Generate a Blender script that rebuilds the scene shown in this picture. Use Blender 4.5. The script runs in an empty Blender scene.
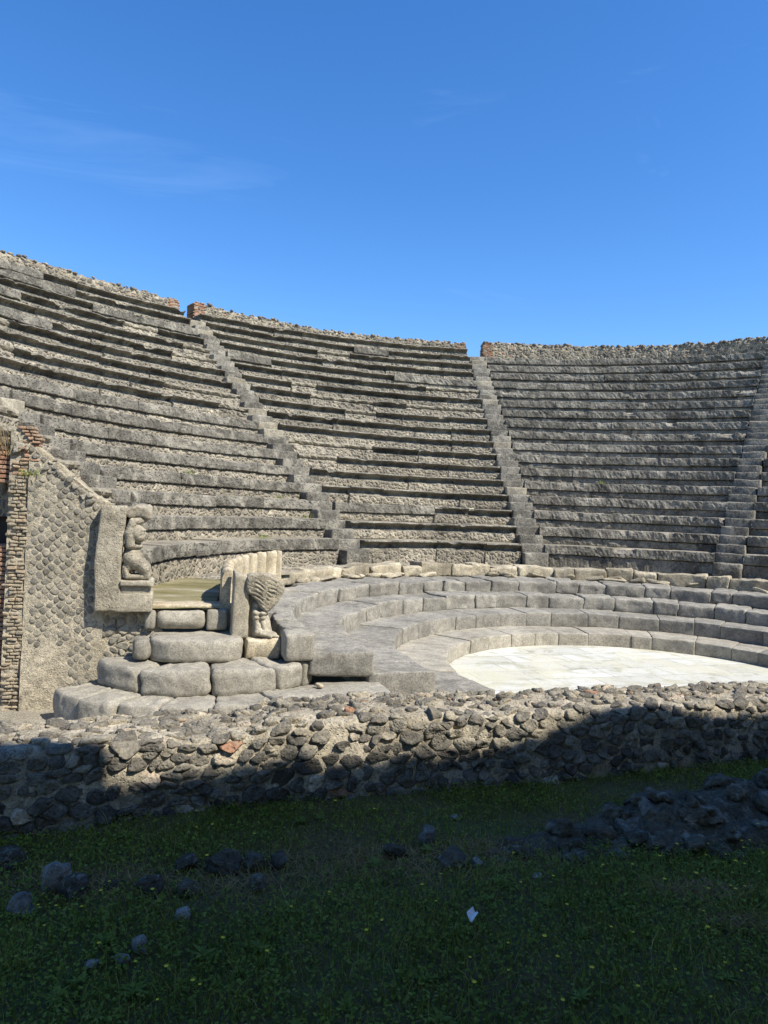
import bpy, math, random
import numpy as np
from mathutils import Matrix, Vector

random.seed(7)
rng = np.random.default_rng(7)
R_ = math.radians
SC = bpy.context.scene
COL = SC.collection
EYE = 1.55                                   # eye height above the grass (grass is z = 0)

# ------------------------------------------------------------------ frame of the theatre (metres)
CX, CY = 3.842, 9.864                        # centre of the orchestra
TIER_R = [2.880, 3.633, 4.353, 5.021]        # fronts of the four low tiers
TIER_Z = [z + EYE for z in (-2.25, -2.028, -1.786, -1.549, -1.327)]
R0, DR, DZ = 6.937, 0.5667, 0.39984          # first seat row, row depth, row height
ZROW = -0.835 - 0.45 * DZ + EYE              # foot of the first row
ORCH = TIER_Z[0]
C17, S17 = math.cos(R_(17)), math.sin(R_(17))
C18, S18 = math.cos(R_(18.6)), math.sin(R_(18.6))


def L(s, o, z):
    """along the front of the theatre, back from it, height above the grass"""
    s = np.asarray(s, float); o = np.asarray(o, float); z = np.asarray(z, float)
    s, o, z = np.broadcast_arrays(s, o, z)
    return np.stack([s * C17 - o * S17, s * S17 + o * C17, z], -1)


def F(s, o, z):
    """the same along the low wall in front of the grass"""
    s = np.asarray(s, float); o = np.asarray(o, float); z = np.asarray(z, float)
    s, o, z = np.broadcast_arrays(s, o, z)
    return np.stack([s * C18 - o * S18, s * S18 + o * C18, z], -1)


def POL(r, deg, z):
    r = np.asarray(r, float); a = np.radians(np.asarray(deg, float)); z = np.asarray(z, float)
    r, a, z = np.broadcast_arrays(r, a, z)
    return np.stack([CX + r * np.cos(a), CY + r * np.sin(a), z], -1)


# ------------------------------------------------------------------ noise
def _hash(ix, iy, iz, seed):
    h = (ix * 374761393 + iy * 668265263 + iz * 2147483647 + seed * 974711) & 0xFFFFFFFF
    h = ((h ^ (h >> 13)) * 1274126177) & 0xFFFFFFFF
    h = ((h ^ (h >> 16)) * 2246822519) & 0xFFFFFFFF
    return ((h ^ (h >> 15)) & 0xFFFFFF) / float(0xFFFFFF)


def vnoise(P, sc, seed=0):
    P = np.asarray(P, float) * sc + 1000.0
    I = np.floor(P).astype(np.int64); f = P - I; f = f * f * (3 - 2 * f)
    out = 0
    for dx in (0, 1):
        for dy in (0, 1):
            for dz in (0, 1):
                w = (f[..., 0] if dx else 1 - f[..., 0]) * (f[..., 1] if dy else 1 - f[..., 1]) * (f[..., 2] if dz else 1 - f[..., 2])
                out = out + w * _hash(I[..., 0] + dx, I[..., 1] + dy, I[..., 2] + dz, seed)
    return out * 2 - 1


def fbm(P, sc, octv=3, seed=0):
    a, t, o = 1.0, 0.0, 0
    for k in range(octv):
        o = o + a * vnoise(P, sc * 2 ** k, seed + k * 17); t += a; a *= 0.5
    return o / t


# ------------------------------------------------------------------ mesh builder
class MB:
    def __init__(self):
        self.v = []; self.t = []; self.f = []; self.m = []; self.n = 0

    def add(self, V, faces, mat=0, tone=0.5):
        V = np.asarray(V, float).reshape(-1, 3)
        self.v.append(V)
        self.t.append(np.broadcast_to(np.asarray(tone, float), (len(V),)).copy())
        n = self.n
        if isinstance(faces, np.ndarray):
            faces = (faces + n).tolist()
        else:
            faces = [[i + n for i in q] for q in faces]
        self.f += faces
        self.m += [mat] * len(faces) if isinstance(mat, int) else list(mat)
        self.n += len(V)

    def build(self, name, mats, parent=None, smooth=True, origin=None):
        V = np.concatenate(self.v)
        if parent is not None:
            o = np.array(parent['_loc'] if '_loc' in parent else parent.location)
        else:
            o = np.zeros(3) if origin is None else np.array(origin)
        me = bpy.data.meshes.new(name)
        nv = len(V); nf = len(self.f)
        cnt = np.fromiter((len(q) for q in self.f), np.int32, nf)
        loops = np.fromiter((i for q in self.f for i in q), np.int32, int(cnt.sum()))
        me.vertices.add(nv); me.vertices.foreach_set('co', (V - o).astype(np.float32).ravel())
        me.loops.add(len(loops)); me.loops.foreach_set('vertex_index', loops)
        me.polygons.add(nf)
        st = np.zeros(nf, np.int32); st[1:] = np.cumsum(cnt)[:-1]
        me.polygons.foreach_set('loop_start', st)
        try:
            me.polygons.foreach_set('loop_total', cnt)
        except Exception:
            pass
        me.polygons.foreach_set('material_index', np.asarray(self.m, np.int32))
        me.polygons.foreach_set('use_smooth', np.full(nf, smooth, bool))
        at = me.attributes.new('tone', 'FLOAT', 'POINT')
        at.data.foreach_set('value', np.concatenate(self.t).astype(np.float32))
        for m in (mats if isinstance(mats, (list, tuple)) else [mats]):
            me.materials.append(m)
        me.update(calc_edges=True); me.validate()
        ob = bpy.data.objects.new(name, me); COL.objects.link(ob)
        if parent is not None:
            ob.parent = parent
        else:
            ob.location = o
        return ob


def tag(o, label=None, cat=None, group=None, kind=None):
    if label: o['label'] = label
    if cat: o['category'] = cat
    if group: o['group'] = group
    if kind: o['kind'] = kind
    return o


def thing(name, label, cat, loc, group=None):
    o = bpy.data.objects.new(name, None); COL.objects.link(o)
    o.location = loc; o.empty_display_size = 0.2
    return tag(o, label, cat, group)


# ------------------------------------------------------------------ primitive shapes
def cubegrid(nx, ny, nz, hx, hy, hz, r):
    """points of a rounded box (half sizes hx hy hz, edge radius r) with quads"""
    def ax(h, n):
        r_ = min(r, h * 0.95)
        inner = np.linspace(-(h - r_), h - r_, max(2, n))
        return np.concatenate([[-h, -h + r_ * 0.3], inner, [h - r_ * 0.3, h]])
    X, Y, Z = ax(hx, nx), ax(hy, ny), ax(hz, nz)
    idx = {}; pts = []; faces = []

    def vid(i, j, k):
        key = (i, j, k)
        if key not in idx:
            idx[key] = len(pts); pts.append((X[i], Y[j], Z[k]))
        return idx[key]
    a, b, c = len(X) - 1, len(Y) - 1, len(Z) - 1
    for i in range(a):
        for j in range(b):
            faces.append((vid(i, j, 0), vid(i, j + 1, 0), vid(i + 1, j + 1, 0), vid(i + 1, j, 0)))
            faces.append((vid(i, j, c), vid(i + 1, j, c), vid(i + 1, j + 1, c), vid(i, j + 1, c)))
    for i in range(a):
        for k in range(c):
            faces.append((vid(i, 0, k), vid(i + 1, 0, k), vid(i + 1, 0, k + 1), vid(i, 0, k + 1)))
            faces.append((vid(i, b, k), vid(i, b, k + 1), vid(i + 1, b, k + 1), vid(i + 1, b, k)))
    for j in range(b):
        for k in range(c):
            faces.append((vid(0, j, k), vid(0, j, k + 1), vid(0, j + 1, k + 1), vid(0, j + 1, k)))
            faces.append((vid(a, j, k), vid(a, j + 1, k), vid(a, j + 1, k + 1), vid(a, j, k + 1)))
    P = np.array(pts)
    h = np.array([hx, hy, hz]); rr = np.minimum(r, h * 0.95)
    q = np.clip(P, -(h - rr), h - rr)
    d = (P - q) / rr
    ln = np.linalg.norm(d, axis=1, keepdims=True)
    P = q + d / np.maximum(ln, 1e-9) * rr
    return P, np.array(faces)


def block(mb, mapf, hx, hy, hz, r, n=(5, 4, 3), amp=0.012, sc=5.0, tone=0.5, mat=0, seed=0):
    """rounded stone block; mapf takes box coordinates (m, centred) to the world"""
    P, Fc = cubegrid(*n, hx, hy, hz, r)
    W = mapf(P)
    D = np.stack([fbm(W + 31.7 * k, sc, 3, seed + 5 * k) for k in range(3)], -1)
    D2 = np.stack([fbm(W + 11.3 * k, sc * 4.2, 3, seed + 9 * k) for k in range(3)], -1)
    mb.add(W + D * amp + D2 * amp * 0.45, Fc, mat, tone)


def _ico(sub):
    import bmesh
    bm = bmesh.new(); bmesh.ops.create_icosphere(bm, subdivisions=sub, radius=1)
    V = np.array([v.co[:] for v in bm.verts]); Fc = np.array([[v.index for v in f.verts] for f in bm.faces]); bm.free()
    return V, Fc


ICO = {k: _ico(k) for k in (1, 2, 3, 4)}


def rot(ax, ay, az):
    ca, sa, cb, sb, cc, sc_ = math.cos(ax), math.sin(ax), math.cos(ay), math.sin(ay), math.cos(az), math.sin(az)
    return np.array([[cc, -sc_, 0], [sc_, cc, 0], [0, 0, 1]]) @ np.array([[cb, 0, sb], [0, 1, 0], [-sb, 0, cb]]) @ np.array([[1, 0, 0], [0, ca, -sa], [0, sa, ca]])


def rock(mb, c, size, R=None, sub=3, boxy=0.5, amp=0.22, tone=0.5, mat=0, seed=None):
    V, Fc = ICO[sub]
    V = V.copy()
    if boxy:
        m = np.abs(V).max(1, keepdims=True)
        V = V * (1 - boxy) + V / m * boxy * 0.8
    sd = random.randint(0, 9999) if seed is None else seed
    off = np.array([sd * 1.37, sd * 0.71, sd * 0.29]) % 97
    n = fbm(V + off, 1.1, 2, sd)[:, None] * amp * 1.3 + fbm(V + off, 3.3, 3, sd + 3)[:, None] * amp * 0.55
    # a few flat facets
    for k in range(5):
        d = np.array(_unit()); lim = random.uniform(0.62, 0.85)
        over = V @ d - lim
        V = V - np.maximum(over, 0)[:, None] * d * 0.85
    if sub > 2: n = n + 0.05 * fbm(V + off, 7.5, 3, sd + 9)[:, None]
    V = V * (1 + n)
    V = V * np.array(size)
    if R is None:
        R = rot(random.uniform(-.3, .3), random.uniform(-.3, .3), random.uniform(0, 6.28))
    mb.add(V @ R.T + np.array(c), Fc, mat, tone)


def _unit():
    a = random.uniform(0, 6.283); z = random.uniform(-1, 1); s = math.sqrt(1 - z * z)
    return s * math.cos(a), s * math.sin(a), z


def clip(poly, n, d):
    out = []
    k = len(poly)
    for i in range(k):
        a, b = poly[i], poly[(i + 1) % k]
        da, db = a[0] * n[0] + a[1] * n[1] - d, b[0] * n[0] + b[1] * n[1] - d
        if da <= 0: out.append(a)
        if da * db < 0:
            t = da / (da - db); out.append((a[0] + (b[0] - a[0]) * t, a[1] + (b[1] - a[1]) * t))
    return out


def cells(seeds, reach, wrapbox=None):
    """voronoi cells of 2-d seeds, each cut to a box of half-width reach and to wrapbox"""
    S = np.asarray(seeds); out = []
    for i, c in enumerate(S):
        d = S - c; q = (d ** 2).sum(1); near = np.where((q < (2.2 * reach) ** 2) & (q > 1e-12))[0]
        near = near[np.argsort(q[near])][:16]
        p = [(c[0] - reach, c[1] - reach), (c[0] + reach, c[1] - reach), (c[0] + reach, c[1] + reach), (c[0] - reach, c[1] + reach)]
        for j in near:
            n = d[j]; m = (S[j] + c) / 2
            p = clip(p, n, n @ m)
            if len(p) < 3: break
        if wrapbox and len(p) >= 3:
            u0, u1, v0, v1 = wrapbox
            for n, dd in (((-1, 0), -u0), ((1, 0), u1), ((0, -1), -v0), ((0, 1), v1)):
                p = clip(p, n, dd)
                if len(p) < 3: break
        if len(p) >= 3:
            out.append(np.array(p))
    return out


FLAT = ((1.0, -0.8), (1.0, 0.15), (0.95, 0.7), (0.82, 0.95), (0.5, 1.0))


def cellstones(mb, polys, mapf, gap=0.008, hi=0.03, amp=0.006, K=14, tones=None, tilt=0.25, mat=0, round_=2, seed=0, rings=((1.0, -0.6), (1.0, 0.25), (0.9, 0.8), (0.6, 1.0))):
    """stones that fill voronoi cells: rounded caps mapped by mapf(u, v, h)"""
    for p in polys:
        c = p.mean(0)
        rad = np.linalg.norm(p - c, axis=1).mean()
        if rad < gap * 2.0: continue
        g = gap * random.uniform(0.6, 1.7)
        p = c + (p - c) * (1 - g / rad)
        for _ in range(round_):
            q = np.roll(p, -1, 0); p = np.stack([p * 0.75 + q * 0.25, p * 0.25 + q * 0.75], 1).reshape(-1, 2)
        seg = np.linalg.norm(np.roll(p, -1, 0) - p, axis=1); cum = np.concatenate([[0], np.cumsum(seg)])
        t = np.linspace(0, cum[-1], K, endpoint=False)
        pp = np.vstack([p, p[:1]])
        ring = np.stack([np.interp(t, cum, pp[:, 0]), np.interp(t, cum, pp[:, 1])], 1)
        if ((ring[:, 0] * np.roll(ring[:, 1], -1) - np.roll(ring[:, 0], -1) * ring[:, 1]).sum()) < 0: ring = ring[::-1]
        h = hi * random.uniform(0.45, 1.35)
        sl = np.array([random.uniform(-tilt, tilt), random.uniform(-tilt, tilt)])
        U = []; H = []
        for s_, hh in rings:
            rr = c + (ring - c) * s_
            U.append(rr); H.append(hh * h + (rr - c) @ sl * max(hh, 0))
        U.append(c[None]); H.append(np.array([h * 1.02]))
        U = np.vstack(U); H = np.concatenate(H)
        W = mapf(U[:, 0], U[:, 1], H)
        sd = random.randint(0, 999)
        D = np.stack([fbm(W + sd, 26.0, 2, seed + 7 * k) + 0.8 * vnoise(W + sd, 11.0, seed + 3 * k) for k in range(3)], -1)
        W = W + D * amp
        fs = []
        nr = len(rings)
        for a in range(nr - 1):
            for k in range(K):
                k2 = (k + 1) % K
                fs.append((a * K + k, a * K + k2, (a + 1) * K + k2, (a + 1) * K + k))
        for k in range(K):
            fs.append(((nr - 1) * K + k, (nr - 1) * K + (k + 1) % K, nr * K))
        mb.add(W, fs, mat, random.random() if tones is None else tones(c))


def sheet(mb, U, V, mapf, mat=0, tone=0.5, close=False):
    """grid over 1-d arrays U, V; mapf(u, v) gives points"""
    uu, vv = np.meshgrid(U, V, indexing='ij')
    W = mapf(uu, vv).reshape(-1, 3)
    a, b = len(U), len(V)
    i, j = np.meshgrid(np.arange(a - 1), np.arange(b - 1), indexing='ij')
    q = np.stack([i * b + j, (i + 1) * b + j, (i + 1) * b + j + 1, i * b + j + 1], -1).reshape(-1, 4)
    mb.add(W, q, mat, tone)


# ------------------------------------------------------------------ materials
def newmat(name):
    m = bpy.data.materials.new(name); m.use_nodes = True
    nt = m.node_tree; nt.nodes.clear()
    out = nt.nodes.new('ShaderNodeOutputMaterial'); b = nt.nodes.new('ShaderNodeBsdfPrincipled')
    nt.links.new(b.outputs[0], out.inputs[0])
    b.inputs['Roughness'].default_value = 0.9
    b.inputs['Specular IOR Level'].default_value = 0.25
    return m, nt, b


class G:
    def __init__(self, nt):
        self.nt = nt
        self.pos = nt.nodes.new('ShaderNodeNewGeometry').outputs['Position']
        self.tone = None

    def n(self, t, **kw):
        x = self.nt.nodes.new(t)
        for k, v in kw.items():
            setattr(x, k, v)
        return x

    def attr(self):
        if self.tone is None:
            a = self.n('ShaderNodeAttribute'); a.attribute_name = 'tone'; self.tone = a.outputs['Fac']
        return self.tone

    def noise(self, sc, det=4, rough=0.6, vec=None, dist=0.0):
        x = self.n('ShaderNodeTexNoise'); x.inputs['Scale'].default_value = sc
        x.inputs['Detail'].default_value = det; x.inputs['Roughness'].default_value = rough
        x.inputs['Distortion'].default_value = dist
        self.nt.links.new(vec if vec is not None else self.pos, x.inputs['Vector'])
        return x.outputs['Fac']

    def vor(self, sc, feature='F1', rnd=1.0, out='Distance', vec=None):
        x = self.n('ShaderNodeTexVoronoi'); x.feature = feature
        x.inputs['Scale'].default_value = sc; x.inputs['Randomness'].default_value = rnd
        self.nt.links.new(vec if vec is not None else self.pos, x.inputs['Vector'])
        return x.outputs[out]

    def ramp(self, fac, stops, interp='LINEAR'):
        x = self.n('ShaderNodeValToRGB'); cr = x.color_ramp; cr.interpolation = interp
        while len(cr.elements) < len(stops): cr.elements.new(0.5)
        for e, (p, c) in zip(cr.elements, stops):
            e.position = p; e.color = (*c, 1) if len(c) == 3 else c
        self.nt.links.new(fac, x.inputs['Fac'])
        return x.outputs['Color']

    def mix(self, a, b, fac, mode='MIX'):
        x = self.n('ShaderNodeMix', data_type='RGBA', blend_type=mode)
        for sock, val in ((x.inputs[0], fac), (x.inputs[6], a), (x.inputs[7], b)):
            if isinstance(val, (int, float)): sock.default_value = val
            elif isinstance(val, tuple): sock.default_value = (*val, 1)
            else: self.nt.links.new(val, sock)
        return x.outputs[2]

    def math(self, op, a, b=0.0, clamp=False):
        x = self.n('ShaderNodeMath', operation=op); x.use_clamp = clamp
        for sock, val in ((x.inputs[0], a), (x.inputs[1], b)):
            if isinstance(val, (int, float)): sock.default_value = val
            else: self.nt.links.new(val, sock)
        return x.outputs[0]

    def mrange(self, v, a, b, c, d):
        x = self.n('ShaderNodeMapRange')
        self.nt.links.new(v, x.inputs[0])
        for i, q in enumerate((a, b, c, d)): x.inputs[i + 1].default_value = q
        return x.outputs[0]

    def bump(self, hgt, dist, strength=1.0, prev=None):
        x = self.n('ShaderNodeBump'); x.inputs['Strength'].default_value = strength; x.inputs['Distance'].default_value = dist
        self.nt.links.new(hgt, x.inputs['Height'])
        if prev is not None: self.nt.links.new(prev, x.inputs['Normal'])
        return x.outputs['Normal']


WARM = (1.045, 1.0, 0.895)                      # the local stone is a little yellower than grey


def stone_mat(name, dark, mid, light, patch=1.2, grain=60.0, bump=0.012, tone_amt=0.35, lichen=None, lichen_amt=0.5, pits=0.0, stain=None):
    m, nt, b = newmat(name); g = G(nt)
    big = g.noise(patch, 5, 0.65)
    c = g.ramp(big, [(0.3, dark), (0.5, mid), (0.72, light)])
    fine = g.noise(grain, 4, 0.7)
    c = g.mix(c, g.ramp(fine, [(0.3, (0.45,) * 3), (0.5, (1,) * 3), (0.72, (1.5, 1.48, 1.42))]), 0.8, 'MULTIPLY')
    medn = g.noise(grain * 0.17, 4, 0.7)
    c = g.mix(c, g.ramp(medn, [(0.35, (0.72,) * 3), (0.62, (1.18,) * 3)]), 0.8, 'MULTIPLY')
    t = g.mrange(g.attr(), 0, 1, 1 - tone_amt, 1 + tone_amt)
    cc = g.n('ShaderNodeCombineColor')
    for k in range(3): nt.links.new(t, cc.inputs[k])
    c = g.mix(c, cc.outputs[0], 1.0, 'MULTIPLY')
    if lichen:
        ln = g.noise(grain * 0.11, 6, 0.75, dist=0.6)
        c = g.mix(c, lichen, g.math('MULTIPLY', g.mrange(ln, 0.52, 0.62, 0, 1), lichen_amt))
    if stain:
        sn = g.noise(0.9, 5, 0.7)
        c = g.mix(c, stain, g.math('MULTIPLY', g.mrange(sn, 0.5, 0.66, 0, 1), 0.55))
    c = g.mix(c, WARM, 1.0, 'MULTIPLY')
    nt.links.new(c, b.inputs['Base Color'])
    h = g.math('ADD', g.math('MULTIPLY', g.noise(grain * 0.25, 5, 0.7), 1.0), g.math('MULTIPLY', g.noise(grain * 1.2, 3, 0.7), 0.35))
    if pits:
        pv = g.vor(grain * 0.9)
        h = g.math('SUBTRACT', h, g.math('MULTIPLY', g.mrange(pv, 0.0, 0.32, 1, 0), pits))
    nt.links.new(g.bump(h, bump), b.inputs['Normal'])
    return m


def rubble_mat(name, scale, mortar, stones, bump=0.03, mix_noise=0.3, mortar_w=0.09):
    """small stones in mortar, for faces seen from far"""
    m, nt, b = newmat(name); g = G(nt)
    wob = g.n('ShaderNodeTexNoise'); wob.inputs['Scale'].default_value = scale * 0.6
    nt.links.new(g.pos, wob.inputs['Vector'])
    vec = g.mix(g.pos, wob.outputs['Color'], 0.5 / scale, 'ADD')
    edge = g.vor(scale, 'DISTANCE_TO_EDGE', 0.95, 'Distance', vec)
    col = g.vor(scale, 'F1', 0.95, 'Color', vec)
    sep = g.n('ShaderNodeSeparateColor'); nt.links.new(col, sep.inputs[0])
    sc = g.ramp(sep.outputs[0], stones, 'CONSTANT')
    sc = g.mix(sc, g.ramp(g.noise(scale * 7, 4, 0.7), [(0.3, (0.6,) * 3), (0.7, (1.35,) * 3)]), 0.9, 'MULTIPLY')
    mo = g.mix(mortar, g.ramp(g.noise(scale * 4, 4, 0.7), [(0.3, (0.62,) * 3), (0.7, (1.3,) * 3)]), 0.9, 'MULTIPLY')
    mask = g.mrange(g.math('ADD', edge, g.math('MULTIPLY', g.noise(scale * 3, 3, 0.6), 0.1)), mortar_w - 0.03 + 0.05, mortar_w + 0.05 + 0.05, 0, 1)
    cover = g.mrange(g.noise(1.6, 5, 0.7), 0.48 + mix_noise * 0.2, 0.62 + mix_noise * 0.2, 1, 0.25)
    mask = g.math('MULTIPLY', mask, cover)
    c = g.mix(mo, sc, mask)
    big = g.ramp(g.noise(0.7, 4, 0.6), [(0.3, (0.75,) * 3), (0.7, (1.2,) * 3)])
    c = g.mix(c, big, 0.8, 'MULTIPLY')
    t = g.mrange(g.attr(), 0, 1, 0.72, 1.28)
    cc = g.n('ShaderNodeCombineColor')
    for k in range(3): nt.links.new(t, cc.inputs[k])
    c = g.mix(c, cc.outputs[0], 1.0, 'MULTIPLY')
    c = g.mix(c, WARM, 1.0, 'MULTIPLY')
    nt.links.new(c, b.inputs['Base Color'])
    h = g.math('ADD', g.math('MULTIPLY', g.mrange(edge, 0.02, 0.3, 0, 1), 1.0), g.math('MULTIPLY', g.noise(scale * 5, 4, 0.7), 0.5))
    nt.links.new(g.bump(h, bump), b.inputs['Normal'])
    return m


def tonestone_mat(name, stops, grain=55.0, bump=0.01, pits=0.5, moss=None):
    """stones whose colour follows their own tone value"""
    m, nt, b = newmat(name); g = G(nt)
    c = g.ramp(g.attr(), stops)
    c = g.mix(c, g.ramp(g.noise(grain, 4, 0.7), [(0.3, (0.5,) * 3), (0.5, (1,) * 3), (0.72, (1.6, 1.56, 1.5))]), 0.85, 'MULTIPLY')
    c = g.mix(c, g.ramp(g.noise(grain * 0.2, 4, 0.7), [(0.35, (0.7,) * 3), (0.65, (1.25,) * 3)]), 0.8, 'MULTIPLY')
    ln = g.noise(grain * 0.3, 5, 0.75, dist=0.5)
    c = g.mix(c, (0.34, 0.33, 0.29), g.math('MULTIPLY', g.mrange(ln, 0.55, 0.66, 0, 1), 0.5))
    if moss:
        mn = g.noise(3.0, 5, 0.7)
        c = g.mix(c, moss, g.math('MULTIPLY', g.mrange(mn, 0.56, 0.68, 0, 1), 0.6))
    c = g.mix(c, WARM, 1.0, 'MULTIPLY')
    nt.links.new(c, b.inputs['Base Color'])
    h = g.math('ADD', g.noise(grain * 0.4, 5, 0.75), g.math('MULTIPLY', g.noise(grain * 1.6, 3, 0.7), 0.4))
    if pits:
        h = g.math('SUBTRACT', h, g.math('MULTIPLY', g.mrange(g.vor(grain * 0.8), 0.0, 0.4, 1, 0), pits))
    nt.links.new(g.bump(h, bump), b.inputs['Normal'])
    return m


M = {}
M['slab'] = stone_mat('seat_lava', (0.085, 0.081, 0.072), (0.15, 0.143, 0.127), (0.235, 0.223, 0.197), 2.6, 20, 0.04, 0.35, (0.34, 0.325, 0.28), 0.65, 0.7)
M['tread'] = stone_mat('seat_tread', (0.17, 0.155, 0.125), (0.25, 0.23, 0.19), (0.34, 0.315, 0.26), 1.6, 30, 0.02, 0.22, (0.16, 0.16, 0.09), 0.3, 0.2)
M['rubble'] = rubble_mat('seat_rubble', 11.0, (0.335, 0.305, 0.25), [(0.0, (0.17, 0.16, 0.14)), (0.3, (0.24, 0.225, 0.19)), (0.55, (0.30, 0.275, 0.225)), (0.8, (0.20, 0.185, 0.16)), (0.93, (0.36, 0.33, 0.27))], 0.022, 0.6, 0.08)
M['wallrubble'] = rubble_mat('back_wall_rubble', 7.5, (0.34, 0.30, 0.235), [(0.0, (0.13, 0.12, 0.105)), (0.4, (0.21, 0.195, 0.165)), (0.65, (0.30, 0.27, 0.21)), (0.85, (0.27, 0.18, 0.13)), (0.9, (0.36, 0.33, 0.27))], 0.03, 0.9, 0.06)
M['tier'] = stone_mat('tier_lava', (0.155, 0.15, 0.138), (0.22, 0.213, 0.196), (0.30, 0.29, 0.265), 1.5, 48, 0.008, 0.2, (0.38, 0.36, 0.31), 0.35, 0.3)
M['tiertuff'] = stone_mat('tier_tuff', (0.24, 0.225, 0.195), (0.305, 0.287, 0.25), (0.37, 0.35, 0.31), 1.5, 40, 0.008, 0.15, (0.3, 0.3, 0.27), 0.4, 0.2)
M['step'] = stone_mat('step_basalt', (0.21, 0.20, 0.175), (0.275, 0.262, 0.232), (0.345, 0.33, 0.292), 1.3, 70, 0.006, 0.12, (0.17, 0.165, 0.15), 0.35, 0.45)
M['tuff'] = stone_mat('grey_tuff', (0.25, 0.225, 0.185), (0.33, 0.305, 0.25), (0.42, 0.39, 0.325), 2.5, 55, 0.008, 0.1, (0.2, 0.185, 0.16), 0.45, 0.35)
M['weartuff'] = stone_mat('worn_tuff', (0.21, 0.19, 0.15), (0.30, 0.275, 0.225), (0.37, 0.34, 0.285), 4, 45, 0.02, 0.1, (0.42, 0.39, 0.31), 0.4, 0.6)
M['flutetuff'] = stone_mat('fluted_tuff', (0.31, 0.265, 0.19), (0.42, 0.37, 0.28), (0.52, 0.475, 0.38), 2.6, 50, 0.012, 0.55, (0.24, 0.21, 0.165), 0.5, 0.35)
M['paletuff'] = stone_mat('pale_tuff', (0.33, 0.28, 0.20), (0.44, 0.385, 0.29), (0.54, 0.49, 0.39), 2.6, 50, 0.01, 0.12, (0.28, 0.25, 0.2), 0.5, 0.35)
M['balteus'] = stone_mat('low_course_tuff', (0.22, 0.195, 0.15), (0.34, 0.305, 0.235), (0.46, 0.42, 0.335), 1.8, 36, 0.018, 0.25, (0.16, 0.15, 0.13), 0.5, 0.4)
M['mortar'] = stone_mat('lime_mortar', (0.29, 0.26, 0.205), (0.38, 0.345, 0.275), (0.46, 0.42, 0.345), 2.2, 55, 0.02, 0.1, (0.16, 0.145, 0.115), 0.6, 0.5)
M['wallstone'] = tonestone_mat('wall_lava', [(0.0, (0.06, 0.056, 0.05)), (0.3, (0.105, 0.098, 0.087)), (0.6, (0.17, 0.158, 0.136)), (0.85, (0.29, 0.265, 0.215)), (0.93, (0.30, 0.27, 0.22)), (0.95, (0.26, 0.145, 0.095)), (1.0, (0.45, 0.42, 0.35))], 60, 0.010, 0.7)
M['wallmortar'] = stone_mat('wall_mortar', (0.22, 0.197, 0.155), (0.32, 0.29, 0.235), (0.41, 0.375, 0.31), 2.5, 60, 0.016, 0.1, (0.12, 0.108, 0.085), 0.6, 0.6)
M['lozenge'] = tonestone_mat('reticulate_lava', [(0.0, (0.15, 0.143, 0.126)), (0.5, (0.205, 0.195, 0.17)), (0.85, (0.28, 0.262, 0.222)), (1.0, (0.38, 0.35, 0.285))], 70, 0.006, 0.5)
M['brick'] = tonestone_mat('old_brick', [(0.0, (0.27, 0.235, 0.185)), (0.45, (0.34, 0.29, 0.215)), (0.62, (0.33, 0.255, 0.185)), (0.8, (0.33, 0.19, 0.125)), (1.0, (0.38, 0.34, 0.27))], 60, 0.008, 0.3)
M['redbrick'] = tonestone_mat('red_brick', [(0.0, (0.26, 0.135, 0.09)), (0.5, (0.32, 0.185, 0.125)), (1.0, (0.33, 0.25, 0.185))], 60, 0.008, 0.3)
M['lava'] = tonestone_mat('dark_lava_boulder', [(0.0, (0.055, 0.047, 0.034)), (0.5, (0.11, 0.095, 0.07)), (0.8, (0.15, 0.145, 0.135)), (1.0, (0.34, 0.32, 0.29))], 45, 0.014, 0.9)


M['bounce_coat'] = stone_mat('pale_bounce_coat', (0.42, 0.39, 0.33), (0.56, 0.53, 0.46), (0.66, 0.63, 0.56), 1.0, 30, 0.02, 0.1)  # pale coat invented for the stage wall so it bounces fill light


def mk_niche():  # near-black colour paints the shade inside the arched opening
    m, nt, b = newmat('niche_shade'); g = G(nt)
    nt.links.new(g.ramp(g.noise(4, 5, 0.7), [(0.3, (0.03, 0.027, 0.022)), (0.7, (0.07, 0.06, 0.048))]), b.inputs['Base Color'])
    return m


M['niche'] = mk_niche()


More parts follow.
